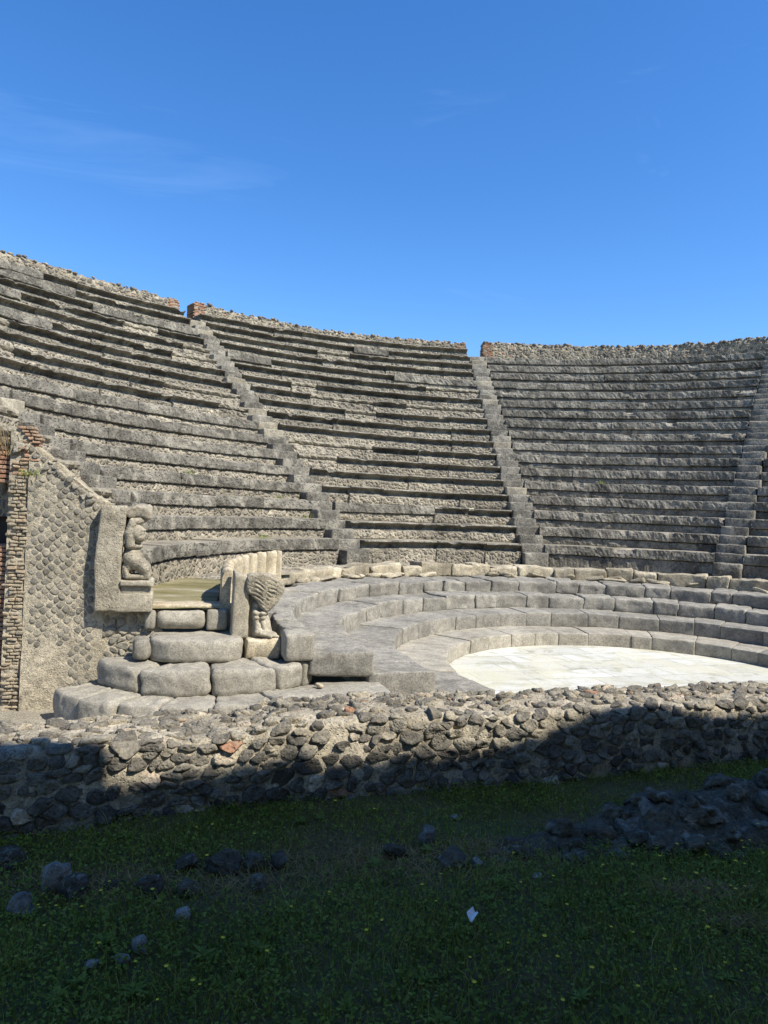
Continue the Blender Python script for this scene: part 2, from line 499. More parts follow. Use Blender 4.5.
def mk_marble():
    m, nt, b = newmat('worn_marble'); g = G(nt)
    mp = g.n('ShaderNodeMapping'); nt.links.new(g.pos, mp.inputs[0]); mp.inputs['Rotation'].default_value = (0, 0, R_(-17))
    br = g.n('ShaderNodeTexBrick'); nt.links.new(mp.outputs[0], br.inputs['Vector'])
    br.inputs['Scale'].default_value = 1.0; br.inputs['Brick Width'].default_value = 1.05; br.inputs['Row Height'].default_value = 0.52
    br.inputs['Mortar Size'].default_value = 0.010; br.inputs['Color1'].default_value = (0.60, 0.59, 0.53, 1); br.inputs['Color2'].default_value = (0.48, 0.465, 0.395, 1)
    br.inputs['Mortar'].default_value = (0.28, 0.26, 0.20, 1); br.inputs['Mortar Smooth'].default_value = 0.3; br.offset = 0.37
    c = br.outputs['Color']
    vein = g.ramp(g.noise(2.2, 7, 0.7, dist=1.6), [(0.36, (0.62, 0.60, 0.46)), (0.5, (1, 1, 1)), (0.75, (1.08, 1.08, 1.08))])
    c = g.mix(c, vein, 0.8, 'MULTIPLY')
    st = g.noise(1.1, 6, 0.75)
    c = g.mix(c, (0.52, 0.49, 0.35), g.math('MULTIPLY', g.mrange(st, 0.45, 0.6, 0, 1), 0.75))
    c = g.mix(c, g.ramp(g.noise(30, 4, 0.7), [(0.3, (0.85,) * 3), (0.7, (1.08,) * 3)]), 0.8, 'MULTIPLY')
    nt.links.new(c, b.inputs['Base Color']); b.inputs['Roughness'].default_value = 0.6
    nt.links.new(g.bump(g.noise(12, 5, 0.6), 0.006), b.inputs['Normal'])
    return m


M['marble'] = mk_marble()


def mk_soil(name, a, b_, c_):
    m, nt, b = newmat(name); g = G(nt)
    c = g.ramp(g.noise(1.6, 6, 0.7), [(0.3, a), (0.5, b_), (0.7, c_)])
    c = g.mix(c, g.ramp(g.noise(45, 5, 0.75), [(0.3, (0.45,) * 3), (0.7, (1.5,) * 3)]), 0.9, 'MULTIPLY')
    nt.links.new(c, b.inputs['Base Color'])
    nt.links.new(g.bump(g.noise(30, 6, 0.75), 0.03), b.inputs['Normal'])
    return m


M['soil'] = mk_soil('grassy_soil', (0.16, 0.105, 0.05), (0.14, 0.11, 0.04), (0.11, 0.125, 0.035))
M['dust'] = mk_soil('pale_dust', (0.26, 0.23, 0.17), (0.32, 0.285, 0.215), (0.38, 0.345, 0.27))


def mk_walkway():
    m, nt, b = newmat('stained_walkway'); g = G(nt)
    mp = g.n('ShaderNodeMapping'); nt.links.new(g.pos, mp.inputs[0]); mp.inputs['Rotation'].default_value = (0, 0, R_(-17)); mp.inputs['Scale'].default_value = (0.8, 2.6, 1)
    c = g.ramp(g.noise(1.3, 5, 0.65, vec=mp.outputs[0]), [(0.32, (0.115, 0.10, 0.035)), (0.46, (0.19, 0.165, 0.075)), (0.58, (0.24, 0.21, 0.12)), (0.68, (0.40, 0.36, 0.27))])
    c = g.mix(c, g.ramp(g.noise(50, 4, 0.7), [(0.3, (0.65,) * 3), (0.7, (1.3,) * 3)]), 0.8, 'MULTIPLY')
    nt.links.new(c, b.inputs['Base Color'])
    nt.links.new(g.bump(g.noise(30, 5, 0.7), 0.01), b.inputs['Normal'])
    return m


M['walkway'] = mk_walkway()


def mk_leaf(name, stops, trans=0.4):
    m, nt, b = newmat(name); g = G(nt)
    c = g.ramp(g.attr(), stops)
    c = g.mix(c, g.ramp(g.noise(0.9, 4, 0.6), [(0.3, (0.75, 0.75, 0.6)), (0.7, (1.25, 1.2, 1.15))]), 0.9, 'MULTIPLY')
    nt.links.new(c, b.inputs['Base Color']); b.inputs['Roughness'].default_value = 0.55
    tr = nt.nodes.new('ShaderNodeBsdfTranslucent'); nt.links.new(c, tr.inputs['Color'])
    mx = nt.nodes.new('ShaderNodeMixShader'); mx.inputs[0].default_value = trans
    nt.links.new(b.outputs[0], mx.inputs[1]); nt.links.new(tr.outputs[0], mx.inputs[2])
    out = [n for n in nt.nodes if n.type == 'OUTPUT_MATERIAL'][0]
    nt.links.new(mx.outputs[0], out.inputs[0])
    return m


M['grass'] = mk_leaf('grass_blade', [(0.0, (0.09, 0.125, 0.014)), (0.45, (0.20, 0.23, 0.03)), (0.8, (0.33, 0.35, 0.07)), (0.9, (0.36, 0.31, 0.11)), (1.0, (0.46, 0.36, 0.16))])
M['clover'] = mk_leaf('clover_leaf', [(0.0, (0.13, 0.165, 0.016)), (0.6, (0.20, 0.245, 0.026)), (1.0, (0.27, 0.31, 0.05))])
M['weed'] = mk_leaf('weed_leaf', [(0.0, (0.18, 0.23, 0.045)), (1.0, (0.30, 0.36, 0.09))])
M['dryleaf'] = mk_leaf('dry_stalk', [(0.0, (0.20, 0.11, 0.04)), (0.6, (0.32, 0.19, 0.07)), (1.0, (0.42, 0.30, 0.13))], 0.15)
M['straw'] = mk_leaf('dry_straw', [(0.0, (0.30, 0.21, 0.10)), (1.0, (0.46, 0.36, 0.20))])


def mk_flat(name, c, rough=0.6):
    m, nt, b = newmat(name); g = G(nt)
    nt.links.new(g.mix(c, g.ramp(g.noise(90, 3, 0.6), [(0.3, (0.85,) * 3), (0.7, (1.1,) * 3)]), 0.8, 'MULTIPLY'), b.inputs['Base Color'])
    b.inputs['Roughness'].default_value = rough
    return m


M['petal'] = mk_flat('yellow_petal', (0.78, 0.56, 0.03))
M['stem'] = mk_flat('green_stem', (0.06, 0.11, 0.035))
M['paper'] = mk_flat('white_paper', (0.74, 0.74, 0.73))

# ------------------------------------------------------------------ ground
mb = MB()
sheet(mb, np.array([-600, -120, -30, -8, 0, 8, 30, 120, 600.]), np.array([-600, -120, -30, -8, 0, 8, 30, 120, 600.]), lambda u, v: np.stack([u + 4, v + 10, u * 0 + ORCH - 0.06], -1))
tag(mb.build('ground', M['dust'], smooth=False), kind='structure')

mb = MB()                                     # the raised grass plot, ends under the low wall
us = np.concatenate([[-400, -100, -30, -12], np.linspace(-6, 9, 151), [14, 30, 100, 400]])
os_ = np.concatenate([[-400, -100, -30, -10, -4, -1], np.linspace(0.2, 4.0, 77)])


def ground_z(s, o):
    P = np.stack([s, o, s * 0], -1)
    w = np.clip((4.6 - np.abs(o)) / 2, 0, 1)
    return (0.02 * fbm(P, 1.3, 3, 5) + 0.008 * fbm(P, 7, 2, 9)) * w


sheet(mb, us, os_, lambda u, v: F(u, v, ground_z(u, v)))
sheet(mb, us, np.array([0, 1.]), lambda u, v: F(u, 4.0 + 0 * v, np.where(v > 0.5, ORCH - 0.2, ground_z(u, 4.0 + 0 * u))))
tag(mb.build('grass_ground', M['soil']), kind='structure')

mb = MB()                                     # marble orchestra, open towards the stage
an = np.radians(np.linspace(8, 206, 70))
pts = [(CX + 3.1 * math.cos(a), CY + 3.1 * math.sin(a)) for a in an]
for s, o in ((6.56 - 3.1, 5.0), (6.56 + 3.0, 5.0)):
    q = L(s, o, 0); pts.append((q[0], q[1]))
cc = L(6.56, 7.6, ORCH + 0.004)
V = np.array([(x, y, ORCH + 0.004) for x, y in pts] + [tuple(cc)])
mb.add(V, [(i, (i + 1) % len(pts), len(pts)) for i in range(len(pts))])
tag(mb.build('orchestra_floor', M['marble'], smooth=False), kind='structure')

mb = MB()                                     # dusty passage floor in front of the entrance steps
sheet(mb, np.linspace(-6, 6.4, 63), np.linspace(4.2, 8.6, 30), lambda u, v: np.where((np.hypot(L(u, v, 0)[..., 0] - CX, L(u, v, 0)[..., 1] - CY) < 2.9)[..., None], L(u, v, ORCH - 0.03), L(u, v, ORCH + 0.03 + 0.02 * fbm(np.stack([u, v, u * 0], -1), 1.5, 3, 3))))
tag(mb.build('passage_floor', M['dust']), kind='structure')

# ------------------------------------------------------------------ the four low curved tiers
TIER_TXT = ['lowest and smallest curved tier of pale stone blocks edging the white marble floor',
            'second curved tier of grey blocks up from the marble floor',
            'third curved tier of grey blocks, with rounded worn front edges',
            'highest of the four low curved tiers, rough rounded blocks below the seat banks']
FRONT_O = [7.55, 7.55, 7.55, 7.70]
for k in range(4):
    t = thing('stone_tier', TIER_TXT[k], 'stone tier', tuple(POL(TIER_R[k], 110, TIER_Z[k])), 'low curved tiers round the orchestra')
    r0 = TIER_R[k]; r1_ = (TIER_R[k + 1] + 0.06) if k < 3 else 6.12
    z0, z1 = TIER_Z[k] - 0.03, TIER_Z[k + 1]
    d = FRONT_O[k] - 8.31

    def a_lo(r): return 17 - np.degrees(np.arcsin(-d / r))
    def a_hi(r): return 197 + np.degrees(np.arcsin(-d / r))
    a0, a1 = float(a_lo(r0)), float(a_hi(r0))
    n = max(8, int(round(math.radians(a1 - a0) * r0 / (0.60 if k else 0.55))))
    cuts = np.linspace(0, 1, n + 1); cuts[1:-1] += rng.uniform(-0.22, 0.22, n - 1) / n
    for i in range(n):
        c0, c1 = cuts[i], cuts[i + 1]
        aa_ = a0 + (a1 - a0) * c1
        r1 = r1_ if k < 3 or aa_ < 160 else (5.76 if aa_ < 190 else 5.27)
        rr = [0.016, 0.014, 0.03, 0.038][k] * random.uniform(0.7, 1.25)
        jr, jz = random.uniform(-0.016, 0.016) * (1 + 0.8 * (k > 1)), random.uniform(-0.009, 0.009) * (1 + 0.9 * (k > 1))
        hx = (c1 - c0) * math.radians(a1 - a0) * r0 / 2

        def mp(P, c0=c0, c1=c1, hx=hx, jr=jr, jz=jz):
            y = (P[:, 1] / ((r1 - r0) / 2) + 1) / 2
            r = r0 + y * (r1 - r0) + jr * (1 - y)
            lo, hi = a_lo(r), a_hi(r)
            w = c0 + (c1 - c0) * ((P[:, 0] / (hx - 0.003)) * (hx - 0.003) / hx * 0.994 + 1) / 2
            a = lo + (hi - lo) * w
            return POL(r, a, (z0 + z1) / 2 + P[:, 2] + jz)
        mb = MB()
        pale = (k == 0 and 0.12 < c0 < 0.9)
        block(mb, mp, hx, (r1 - r0) / 2, (z1 - z0) / 2, rr, (10, 9, 5), [0.013, 0.014, 0.034, 0.042][k], 4.5, random.uniform(0.15, 0.85))
        mb.build('stone_block', M['tiertuff' if pale else 'tier'], t)

# ------------------------------------------------------------------ low rubble course behind the tiers
t = thing('low_stone_course', 'rough beige course of broken stones running behind the highest low tier', 'stone course', tuple(POL(6.3, 110, TIER_Z[4])))
a = 26.0
while a < 159:
    w = random.uniform(0.4, 1.1); da = math.degrees(w / 6.2)
    hgt = random.uniform(0.19, 0.29); jr = random.uniform(-0.06, 0.06); tl = random.uniform(-0.12, 0.12)

    def mp(P, a=a, da=da, w=w, hgt=hgt, jr=jr, tl=tl):
        return POL(6.28 + P[:, 1] + jr, a + da * (P[:, 0] / (w / 2) * 0.97 + 1) / 2, TIER_Z[4] + hgt / 2 - 0.02 + P[:, 2] * (1 + 0 * P[:, 0]) + tl * P[:, 0] * (P[:, 2] > 0))
    mb = MB(); block(mb, mp, w / 2, 0.24, hgt / 2, random.uniform(0.018, 0.04), (12, 5, 5), 0.045, 4.2, random.uniform(0.1, 0.95))
    mb.build('stone_block', M['balteus'], t)
    a += da
for i in range(30):                            # flat broken slabs and chips lying along it
    mb = MB(); a = random.uniform(42, 156); r = random.uniform(5.86, 6.05)
    rock(mb, POL(r, a, TIER_Z[4] + 0.04), (random.uniform(.10, .34), random.uniform(.06, .13), random.uniform(.025, .06)), rot(random.uniform(-.2, .5), random.uniform(-.25, .25), math.radians(a + 90) + random.uniform(-.3, .3)), 3, 0.92, 0.16, random.uniform(0.3, 1))
    mb.build('broken_slab', M['balteus'], t)
mb = MB()                                     # fill between the course and the first seat row
sheet(mb, np.linspace(20, 170, 260), np.linspace(6.2, 7.15, 9), lambda u, v: POL(v, u, TIER_Z[4] + 0.19 + 0.05 * fbm(POL(v, u, 0), 3, 3, 4)))
mb.build('rubble_fill', M['rubble'], t)

# ------------------------------------------------------------------ seat banks
STAIRS = [(20.0, 0.62), (56.9, 0.60), (92.4, 0.58), (130.4, 0.66), (170.0, 0.55)]
NP = 14
#            radial setback and height fraction of each profile point, foot to back of tread
PA = np.array([(.04, 0), (.035, .15), (.035, .30), (.04, .395), (.085, .41), (.085, .45), (.002, .465), (-.008, .50), (-.008, .68), (-.003, .86), (.002, .965), (.02, 1.0), (.30, 1.01), (DR + .12, 1.0)])
PB = np.array([(.045, 0), (.03, .15), (.025, .30), (.02, .43), (.02, .48), (.045, .50), (.05, .545), (.14, .57), (.15, .68), (.11, .80), (-.015, .885), (-.045, .92), (-.02, .99), (DR + .14, 1.0)])
PC = np.array([(.01, 0), (.01, .15), (.02, .30), (.025, .42), (.03, .50), (.03, .57), (.04, .62), (.085, .655), (.09, .72), (.05, .76), (.03, .86), (.045, .95), (.12, 1.0), (DR + .14, 1.0)])
MA = [1, 1, 1, 1, 1, 0, 0, 0, 0, 0, 0, 2, 2]
MBm = [1, 1, 1, 1, 0, 0, 0, 0, 0, 0, 0, 0, 2]
MC = [1, 1, 1, 1, 1, 1, 1, 1, 1, 2, 2, 2, 2]
PROF = {'A': (PA, MA), 'B': (PB, MBm), 'C': (PC, MC)}


def stair_w(i, r):
    return STAIRS[i][1] - (0.014 * (r - 7) if i == 3 else 0)


def stair_mid(i, r):
    c, w = STAIRS[i]
    return 128.0 - (r - 6.94) * 0.075 + math.degrees(stair_w(i, r) / 2 / r) if i == 3 else c


def stair_edges(r):
    return [(stair_mid(i, r) - math.degrees(stair_w(i, r) / 2 / r), stair_mid(i, r) + math.degrees(stair_w(i, r) / 2 / r)) for i, (c, w) in enumerate(STAIRS)]


def choose(bank, n, mid):
    u = random.random()
    if bank == 2:
        return 'B' if u < 0.86 else ('C' if u < 0.96 else 'A')
    if bank in (3, 4):
        return 'A'
    if bank == 1:
        if n <= 7: return 'A' if u < 0.94 else 'C'
        if n <= 11: return 'B' if u < 0.84 else 'C'
        if mid < 142: return 'B' if u < 0.76 else ('C' if u < 0.86 else 'A')
        return 'A' if u < 0.84 else ('C' if u < 0.93 else 'B')
    return 'A' if u < 0.35 else 'C'


def seat_row(bank, n, a0, a1, parent):
    r = R0 + n * DR; zb = ZROW + n * DZ
    mb = MB()
    # spans: stone seats of about a metre, profile kept for a few of them
    spans = []; a = a0; kind = None; left = 0
    while a < a1 - 1e-6:
        if left <= 0:
            kind = choose(bank, n, a); left = random.randint(1, 4) if kind != 'C' else random.randint(1, 2)
        ln = random.uniform(0.8, 1.5); da = math.degrees(ln / r)
        if a + da * 1.4 > a1: da = a1 - a
        spans.append((a, a + da, kind)); a += da; left -= 1
    step = 0.045 if n < 6 else 0.055
    for (s0, s1, kd) in spans:
        m = max(4, int(math.radians(s1 - s0) * r / step))
        g_ = math.degrees((0.006 if kd == 'B' else 0.002) / r)
        az = np.concatenate([[s0], np.linspace(s0 + g_, s1 - g_, m), [s1]])
        dent = np.ones(len(az)); dent[0] = dent[-1] = 0
        prof, mats = PROF[kd]
        if bank >= 3: mats = [0 if q == 1 else q for q in mats]
        if n == 0: prof = prof.copy(); prof[0, 1] = -0.85
        jr = random.uniform(-0.03, 0.03) * (1.4 if kd == 'B' else 0.45); jz = random.uniform(-0.012, 0.012)
        rad = r + prof[None, :, 0] + jr + (1 - dent)[:, None] * (0.045 if kd == 'B' else 0.012)
        zz = zb + prof[None, :, 1] * DZ + jz * (prof[None, :, 1] > 0.4) + 0 * rad
        W = POL(rad, az[:, None], zz)
        er = 0.022 if bank >= 3 else 0.028
        n1 = fbm(W, 6.0, 3, 11); n2 = fbm(W, 2.2, 2, 21); n3 = fbm(W, 17.0, 2, 5)
        amp = {'A': 1.0, 'B': 0.9, 'C': 1.7}[kd]
        wgt = np.ones(NP); wgt[0] = 0.3; wgt[-1] = 0.3
        n4 = fbm(W, 34.0, 2, 41)
        dr = (er * n1 + 0.02 * n2 + 0.02 * n3 + 0.012 * n4) * amp * wgt
        # chips out of the front edge
        chip = np.maximum(fbm(W * np.array([1, 1, 0.4]), 3.1, 2, 77) - 0.28, 0) * (0.35 if kd != 'C' else 0.1) * np.clip((prof[None, :, 1] - 0.75) * 5, 0, 1) * (np.arange(NP) < NP - 1)
        rad = rad + dr + chip
        zz = zz + (0.014 * fbm(W + 9, 5, 2, 31) * amp) * wgt - chip * 0.35
        W = POL(rad, az[:, None], zz)
        na = len(az)
        i, j = np.meshgrid(np.arange(na - 1), np.arange(NP - 1), indexing='ij')
        q = np.stack([i * NP + j, i * NP + j + 1, (i + 1) * NP + j + 1, (i + 1) * NP + j], -1).reshape(-1, 4)
        mm = [mats[jj] for jj in j.ravel()]
        mb.add(W.reshape(-1, 3), q, mm, random.uniform(0.1, 0.9))
        for e in (0, na - 1):                  # end faces
            P = W[e]; foot = POL(rad[e][-1], az[e], zb)
            ring = np.vstack([P, foot[None]])
            idx = list(range(NP + 1))
            mb.add(ring, [idx if e else idx[::-1]], 1 if kd == 'C' else 0, 0.4)
    return mb.build('seat_row', [M['slab'], M['rubble'], M['tread']], parent, False)


BANKS = [
    (3, 1, 2, 17, 'neat evenly restored bank of grey stone seats between the right-hand two stairways', 'seating bank'),
    (2, 2, 3, 18, 'middle bank of seats with deep shadowed mouldings and broken blocks between two stairways', 'seating bank'),
    (1, 3, 4, 18, 'left bank of weathered seats rising behind the kneeling statue', 'seating bank'),
    (4, 0, 1, 17, 'narrow sliver of dark shaded seats beyond the right-hand stairway', 'seating bank'),
]
for bank, i0, i1, nrow, lab, cat in BANKS:
    mid = (STAIRS[i0][0] + STAIRS[i1][0]) / 2
    t = thing('seating_bank', lab, cat, tuple(POL(R0, mid, ZROW)), 'seating banks of the theatre')
    for n in range(nrow):
        e = stair_edges(R0 + n * DR + 0.2)
        seat_row(bank, n, e[i0][1], 190.0 if bank == 1 and n < 2 else e[i1][0], t)
t = thing('seating_bank', 'ruined stub of seats above the stone wall beside the brick jamb', 'seating bank', tuple(POL(R0, 180, ZROW)), 'seating banks of the theatre')
for n in range(2, 12):
    r = R0 + n * DR
    e = stair_edges(r + 0.2)[4][1]
    lim = 197 + math.degrees(math.asin((8.31 - 8.30) / r)) if r < 30 else 190
    seat_row(0, n, e, lim - 0.6, t)

# ------------------------------------------------------------------ stairways: two steps to a row
ST_TXT = ['stairway at the far right of the theatre beyond the dark seats', 'stairway of square dark blocks near the right edge of the seats',
          'worn stairway rising to the right-hand gap in the top wall', 'stairway rising to the left-hand gap in the top wall',
          'short broken stairway above the kneeling statue, by the ruined seat stub']
for si, (c, w) in enumerate(STAIRS):
    if si == 0: continue
    t = thing('stairway', ST_TXT[si], 'stairway', tuple(POL(R0, c, ZROW)), 'stairways between the seats')
    rows = 17 if si != 4 else 12
    for n in range(0 if si != 4 else 2, rows):
        c = stair_mid(si, R0 + n * DR)
        for half in (0, 1):
            r0_ = R0 + n * DR - (0.26 if half == 0 else -0.025); ztop = ZROW + n * DZ + (0.5 if half == 0 else 1.0) * DZ
            w2 = stair_w(si, R0 + n * DR) * random.uniform(0.92, 1.03); sh = random.uniform(-0.03, 0.03)
            mb = MB()
            up = (-math.sin(math.radians(c)), math.cos(math.radians(c)))
            ur = (math.cos(math.radians(c)), math.sin(math.radians(c)))
            tz = random.uniform(-0.03, 0.03)

            def mp(P):
                rr = r0_ + 0.22 + P[:, 1]; tt = P[:, 0] + sh
                return np.stack([CX + ur[0] * rr + up[0] * tt, CY + ur[1] * rr + up[1] * tt, ztop - 0.2 + P[:, 2] + tz * P[:, 0]], -1)
            block(mb, mp, w2 / 2, 0.22, 0.2, random.uniform(0.02, 0.045), (5, 3, 3), 0.02, 6, random.uniform(0.2, 0.95))
            mb.build('step', M['slab' if random.random() < 0.86 else 'tread'], t)

# ------------------------------------------------------------------ rubble walls along the top
RW = 17.0


def rear_wall(lab, a0, a1, r, zb, zt, bricks):
    t = thing('rear_wall', lab, 'wall', tuple(POL(r, (a0 + a1) / 2, zb)), 'rubble walls along the top of the seats')
    mb = MB()
    n = int(math.radians(a1 - a0) * r / 0.06)
    az = np.linspace(a0, a1, n)
    top = zt(az) + 0.05 * fbm(POL(r, az, 0), 2.0, 3, 3) + 0.03 * fbm(POL(r, az, 0), 9.0, 2, 8)
    pr = [(0, 0.0), (0, .2), (0, .4), (0, .6), (0.005, .8), (0.02, .94), (0.08, 1.0), (0.3, 1.02), (0.52, 1.0), (0.60, .9), (0.62, 0.5)]
    P = []
    for dr_, fr in pr:
        P.append(POL(r + dr_, az, zb + (top - zb) * fr))
    P.append(POL(r + 0.62, az, ORCH - 0.1))
    W = np.stack(P, 1)
    D = np.stack([fbm(W + 5 * k, 8.0, 3, 50 + k) for k in range(3)], -1)
    W = W + D * 0.035
    k = W.shape[1]
    i, j = np.meshgrid(np.arange(n - 1), np.arange(k - 1), indexing='ij')
    mb.add(W.reshape(-1, 3), np.stack([i * k + j, i * k + j + 1, (i + 1) * k + j + 1, (i + 1) * k + j], -1).reshape(-1, 4), 0, 0.5)
    for e in (0, n - 1):
        foot = POL(r, az[e], ORCH - 0.1)
        ring = np.vstack([W[e], foot[None]]); idx = list(range(k + 1))
        mb.add(ring, [idx if e else idx[::-1]], 0, 0.5)
    # loose stones along the crest and on the face
    ln = math.radians(a1 - a0) * r
    for q in range(int(ln * 26)):
        a = random.uniform(a0, a1); s = random.uniform(0.03, 0.075)
        zt_ = np.interp(a, az, top)
        rock(mb, POL(r + random.uniform(0, 0.35), a, zt_ + random.uniform(-0.02, 0.03)), (s * 1.3, s, s * 0.8), None, 1, 0.4, 0.2, random.uniform(0.35, 0.93), 1)
    for q in range(int(ln * 40)):
        a = random.uniform(a0, a1); s = random.uniform(0.035, 0.07)
        zt_ = np.interp(a, az, top)
        rock(mb, POL(r + 0.015, a, random.uniform(zb, zt_ - 0.03)), (s * 1.3, s * 0.55, s * 0.8), rot(random.uniform(-.3, .3), random.uniform(-.4, .4), math.radians(a + 90)), 1, 0.4, 0.2, random.uniform(0.3, 0.93), 1)
    mb.build('masonry', [M['wallrubble'], M['wallstone']], t)
    for e in bricks:                            # brick quoins at the gaps
        mb = MB(); z = zb - 0.02
        a_ = a0 if e == 0 else a1
        zt_ = float(zt(np.array([a_]))[0]) + 0.02
        row = 0
        while z < zt_ - 0.05:
            for q in range(2):
                wd = random.uniform(0.13, 0.2); off = q * 0.18 + (0.05 if row % 2 else 0)
                aa = a_ + (1 if e == 0 else -1) * math.degrees((off + 0.06) / r)

                def mp(P, aa=aa, z=z):
                    return POL(r + 0.29 + P[:, 1], aa + np.degrees(P[:, 0] / r), z + 0.03 + P[:, 2])
                block(mb, mp, wd / 2, 0.30 + random.uniform(-.015, .02), 0.021, 0.01, (2, 3, 2), 0.012, 12, random.random())
            z += 0.047; row += 1
        mb.build('brick_end', M['redbrick'], t)


z18 = ZROW + 18 * DZ; z17 = ZROW + 17 * DZ
e3, e2, e1 = stair_edges(RW)[3], stair_edges(RW)[2], stair_edges(RW)[1]
ra, rb = R0 + 18 * DR + 0.02, R0 + 17 * DR + 0.02
rear_wall('crumbling rubble wall topping the left seats with a red brick end at the gap', e3[1], 166, ra, z18 - 0.03, lambda a: 8.17 + 0 * a, [0])
rear_wall('long rubble wall topping the middle seats between the two gaps', e2[1], e3[0], ra, z18 - 0.03, lambda a: np.interp(a, [93, 112, 128], [8.07, 8.06, 8.24]), [0, 1])
rear_wall('tall dark grey rubble wall topping the neat right-hand seats', e1[1] - 4.0, e2[0], rb, z17 - 0.03, lambda a: 7.95 + 0.06 * np.sin(np.radians(a * 9)), [1])
rear_wall('shaded rubble wall topping the seats at the far right', 20, e1[1] - 4.3, rb, z17 - 0.03, lambda a: 7.95 + 0 * a, [])

# ------------------------------------------------------------------ left end: entrance steps, statue, griffin foot
ZW = -1.15 + EYE                              # raised walkway between statue and griffin foot
mb = MB()
sheet(mb, np.linspace(155, 199, 60), np.linspace(5.95, 7.2, 16), lambda u, v: POL(v, u, ZW + 0.015 * fbm(POL(v, u, 0), 3, 3, 4)))
tag(mb.build('walkway', M['walkway']), kind='structure')
mb = MB()                                      # pale lip of the walkway
t = thing('entrance_steps', 'flight of rounded grey stone steps leading up between the statue and the clawed pedestal', 'steps', tuple(L(0.55, 7.2, -2.2 + EYE)))


def mpL(s, o, z, rz=0.0):
    c, s_ = math.cos(rz), math.sin(rz)
    return lambda P: L(s + P[:, 0] * c - P[:, 1] * s_, o + P[:, 0] * s_ + P[:, 1] * c, z + P[:, 2])


def lblock(name, mat, parent, s, o, z, hx, hy, hz, r, amp=0.014, sc=5, tone=None, rz=0.0, n=(8, 6, 4)):
    mb = MB(); block(mb, mpL(s, o, z + EYE, rz), hx, hy, hz, r, n, amp, sc, random.random() if tone is None else tone)
    return mb.build(name, mat, parent)


def ring_steps(sc_, A, B, ztop, zbot, deep, ths, rr, onmax):
    ex = 2 / 2.15
    for (t0, t1) in zip(ths[:-1], ths[1:]):
        arc = 0.5 * (A + B) * abs(t1 - t0)
        hx = arc / 2 * 0.99; hy = deep / 2; hz = (ztop - zbot) / 2
        jz = random.uniform(-0.012, 0.012); jo = random.uniform(-0.025, 0.025)

        def mp(P):
            th = (t0 + t1) / 2 - (P[:, 0] / hx) * (t1 - t0) * -0.5 * 0.985
            tt = P[:, 1] + hy + jo
            cs, sn = np.cos(th), np.sin(th)
            s = sc_ + (A - tt) * np.sign(cs) * np.abs(cs) ** ex
            o = 8.1 - (B - tt) * np.abs(sn) ** ex
            return L(s, o, (ztop + zbot) / 2 + P[:, 2] + jz + EYE)
        mb = MB(); block(mb, mp, hx, hy, hz, rr * random.uniform(0.7, 1.2), (18, 11, 7), 0.036, 3.4, random.uniform(0.2, 0.8))
        # keep winding outward whichever way theta runs
        mb.build('stone_block', M['step'], t)


ring_steps(0.62, 1.68, 1.21, -1.90, -2.24, 0.62, [R_(x) for x in (168, 143, 126, 110, 93, 74, 55, 32)], 0.035, 0)
ring_steps(0.53, 1.19, 0.85, -1.66, -1.93, 0.55, [R_(x) for x in (170, 128, 92, 58, 40, 24)], 0.062, 0)
mb = MB()
block(mb, lambda P: L(0.37 + P[:, 0], 7.92 + P[:, 1] + np.where(P[:, 1] < 0, 0.15 * np.abs(P[:, 0] / 0.48) ** 3 - 0.03, 0), -1.54 + EYE + P[:, 2]), 0.48, 0.28, 0.125, 0.05, (18, 10, 6), 0.026, 3.5, 0.55)
mb.build('stone_block', M['step'], t)
lblock('stone_block', M['step'], t, -0.19, 7.86, -1.53, 0.085, 0.16, 0.10, 0.05, 0.02, 6)
lblock('stone_block', M['step'], t, 0.20, 8.28, -1.275, 0.27, 0.22, 0.115, 0.095, 0.025, 4)
lblock('stone_block', M['step'], t, 0.59, 8.30, -1.275, 0.115, 0.22, 0.115, 0.03, 0.012, 4)
lblock('stone_block', M['step'], t, -0.12, 8.22, -1.27, 0.06, 0.15, 0.11, 0.04, 0.02, 6)
lblock('threshold', M['paletuff'], t, 0.33, 8.34, -1.15, 0.50, 0.17, 0.03, 0.015, 0.012, 6)
lblock('paving_slab', M['step'], t, 1.98, 7.30, -1.99, 0.36, 0.36, 0.1, 0.03, 0.015, 4, 0.8)
lblock('stone_block', M['step'], t, 1.43, 7.70, -1.49, 0.165, 0.18, 0.15, 0.05, 0.02, 4, 0.3)
mb = MB()
rock(mb, L(1.62, 7.4, -1.87 + EYE), (0.06, 0.035, 0.03), None, 2, 0.3, 0.2, 1.0)
mb.build('loose_pebble', M['paletuff'], t)

# kneeling statue with its pilaster ------------------------------------------------
OW = 8.12                                     # plane of the end wall's face


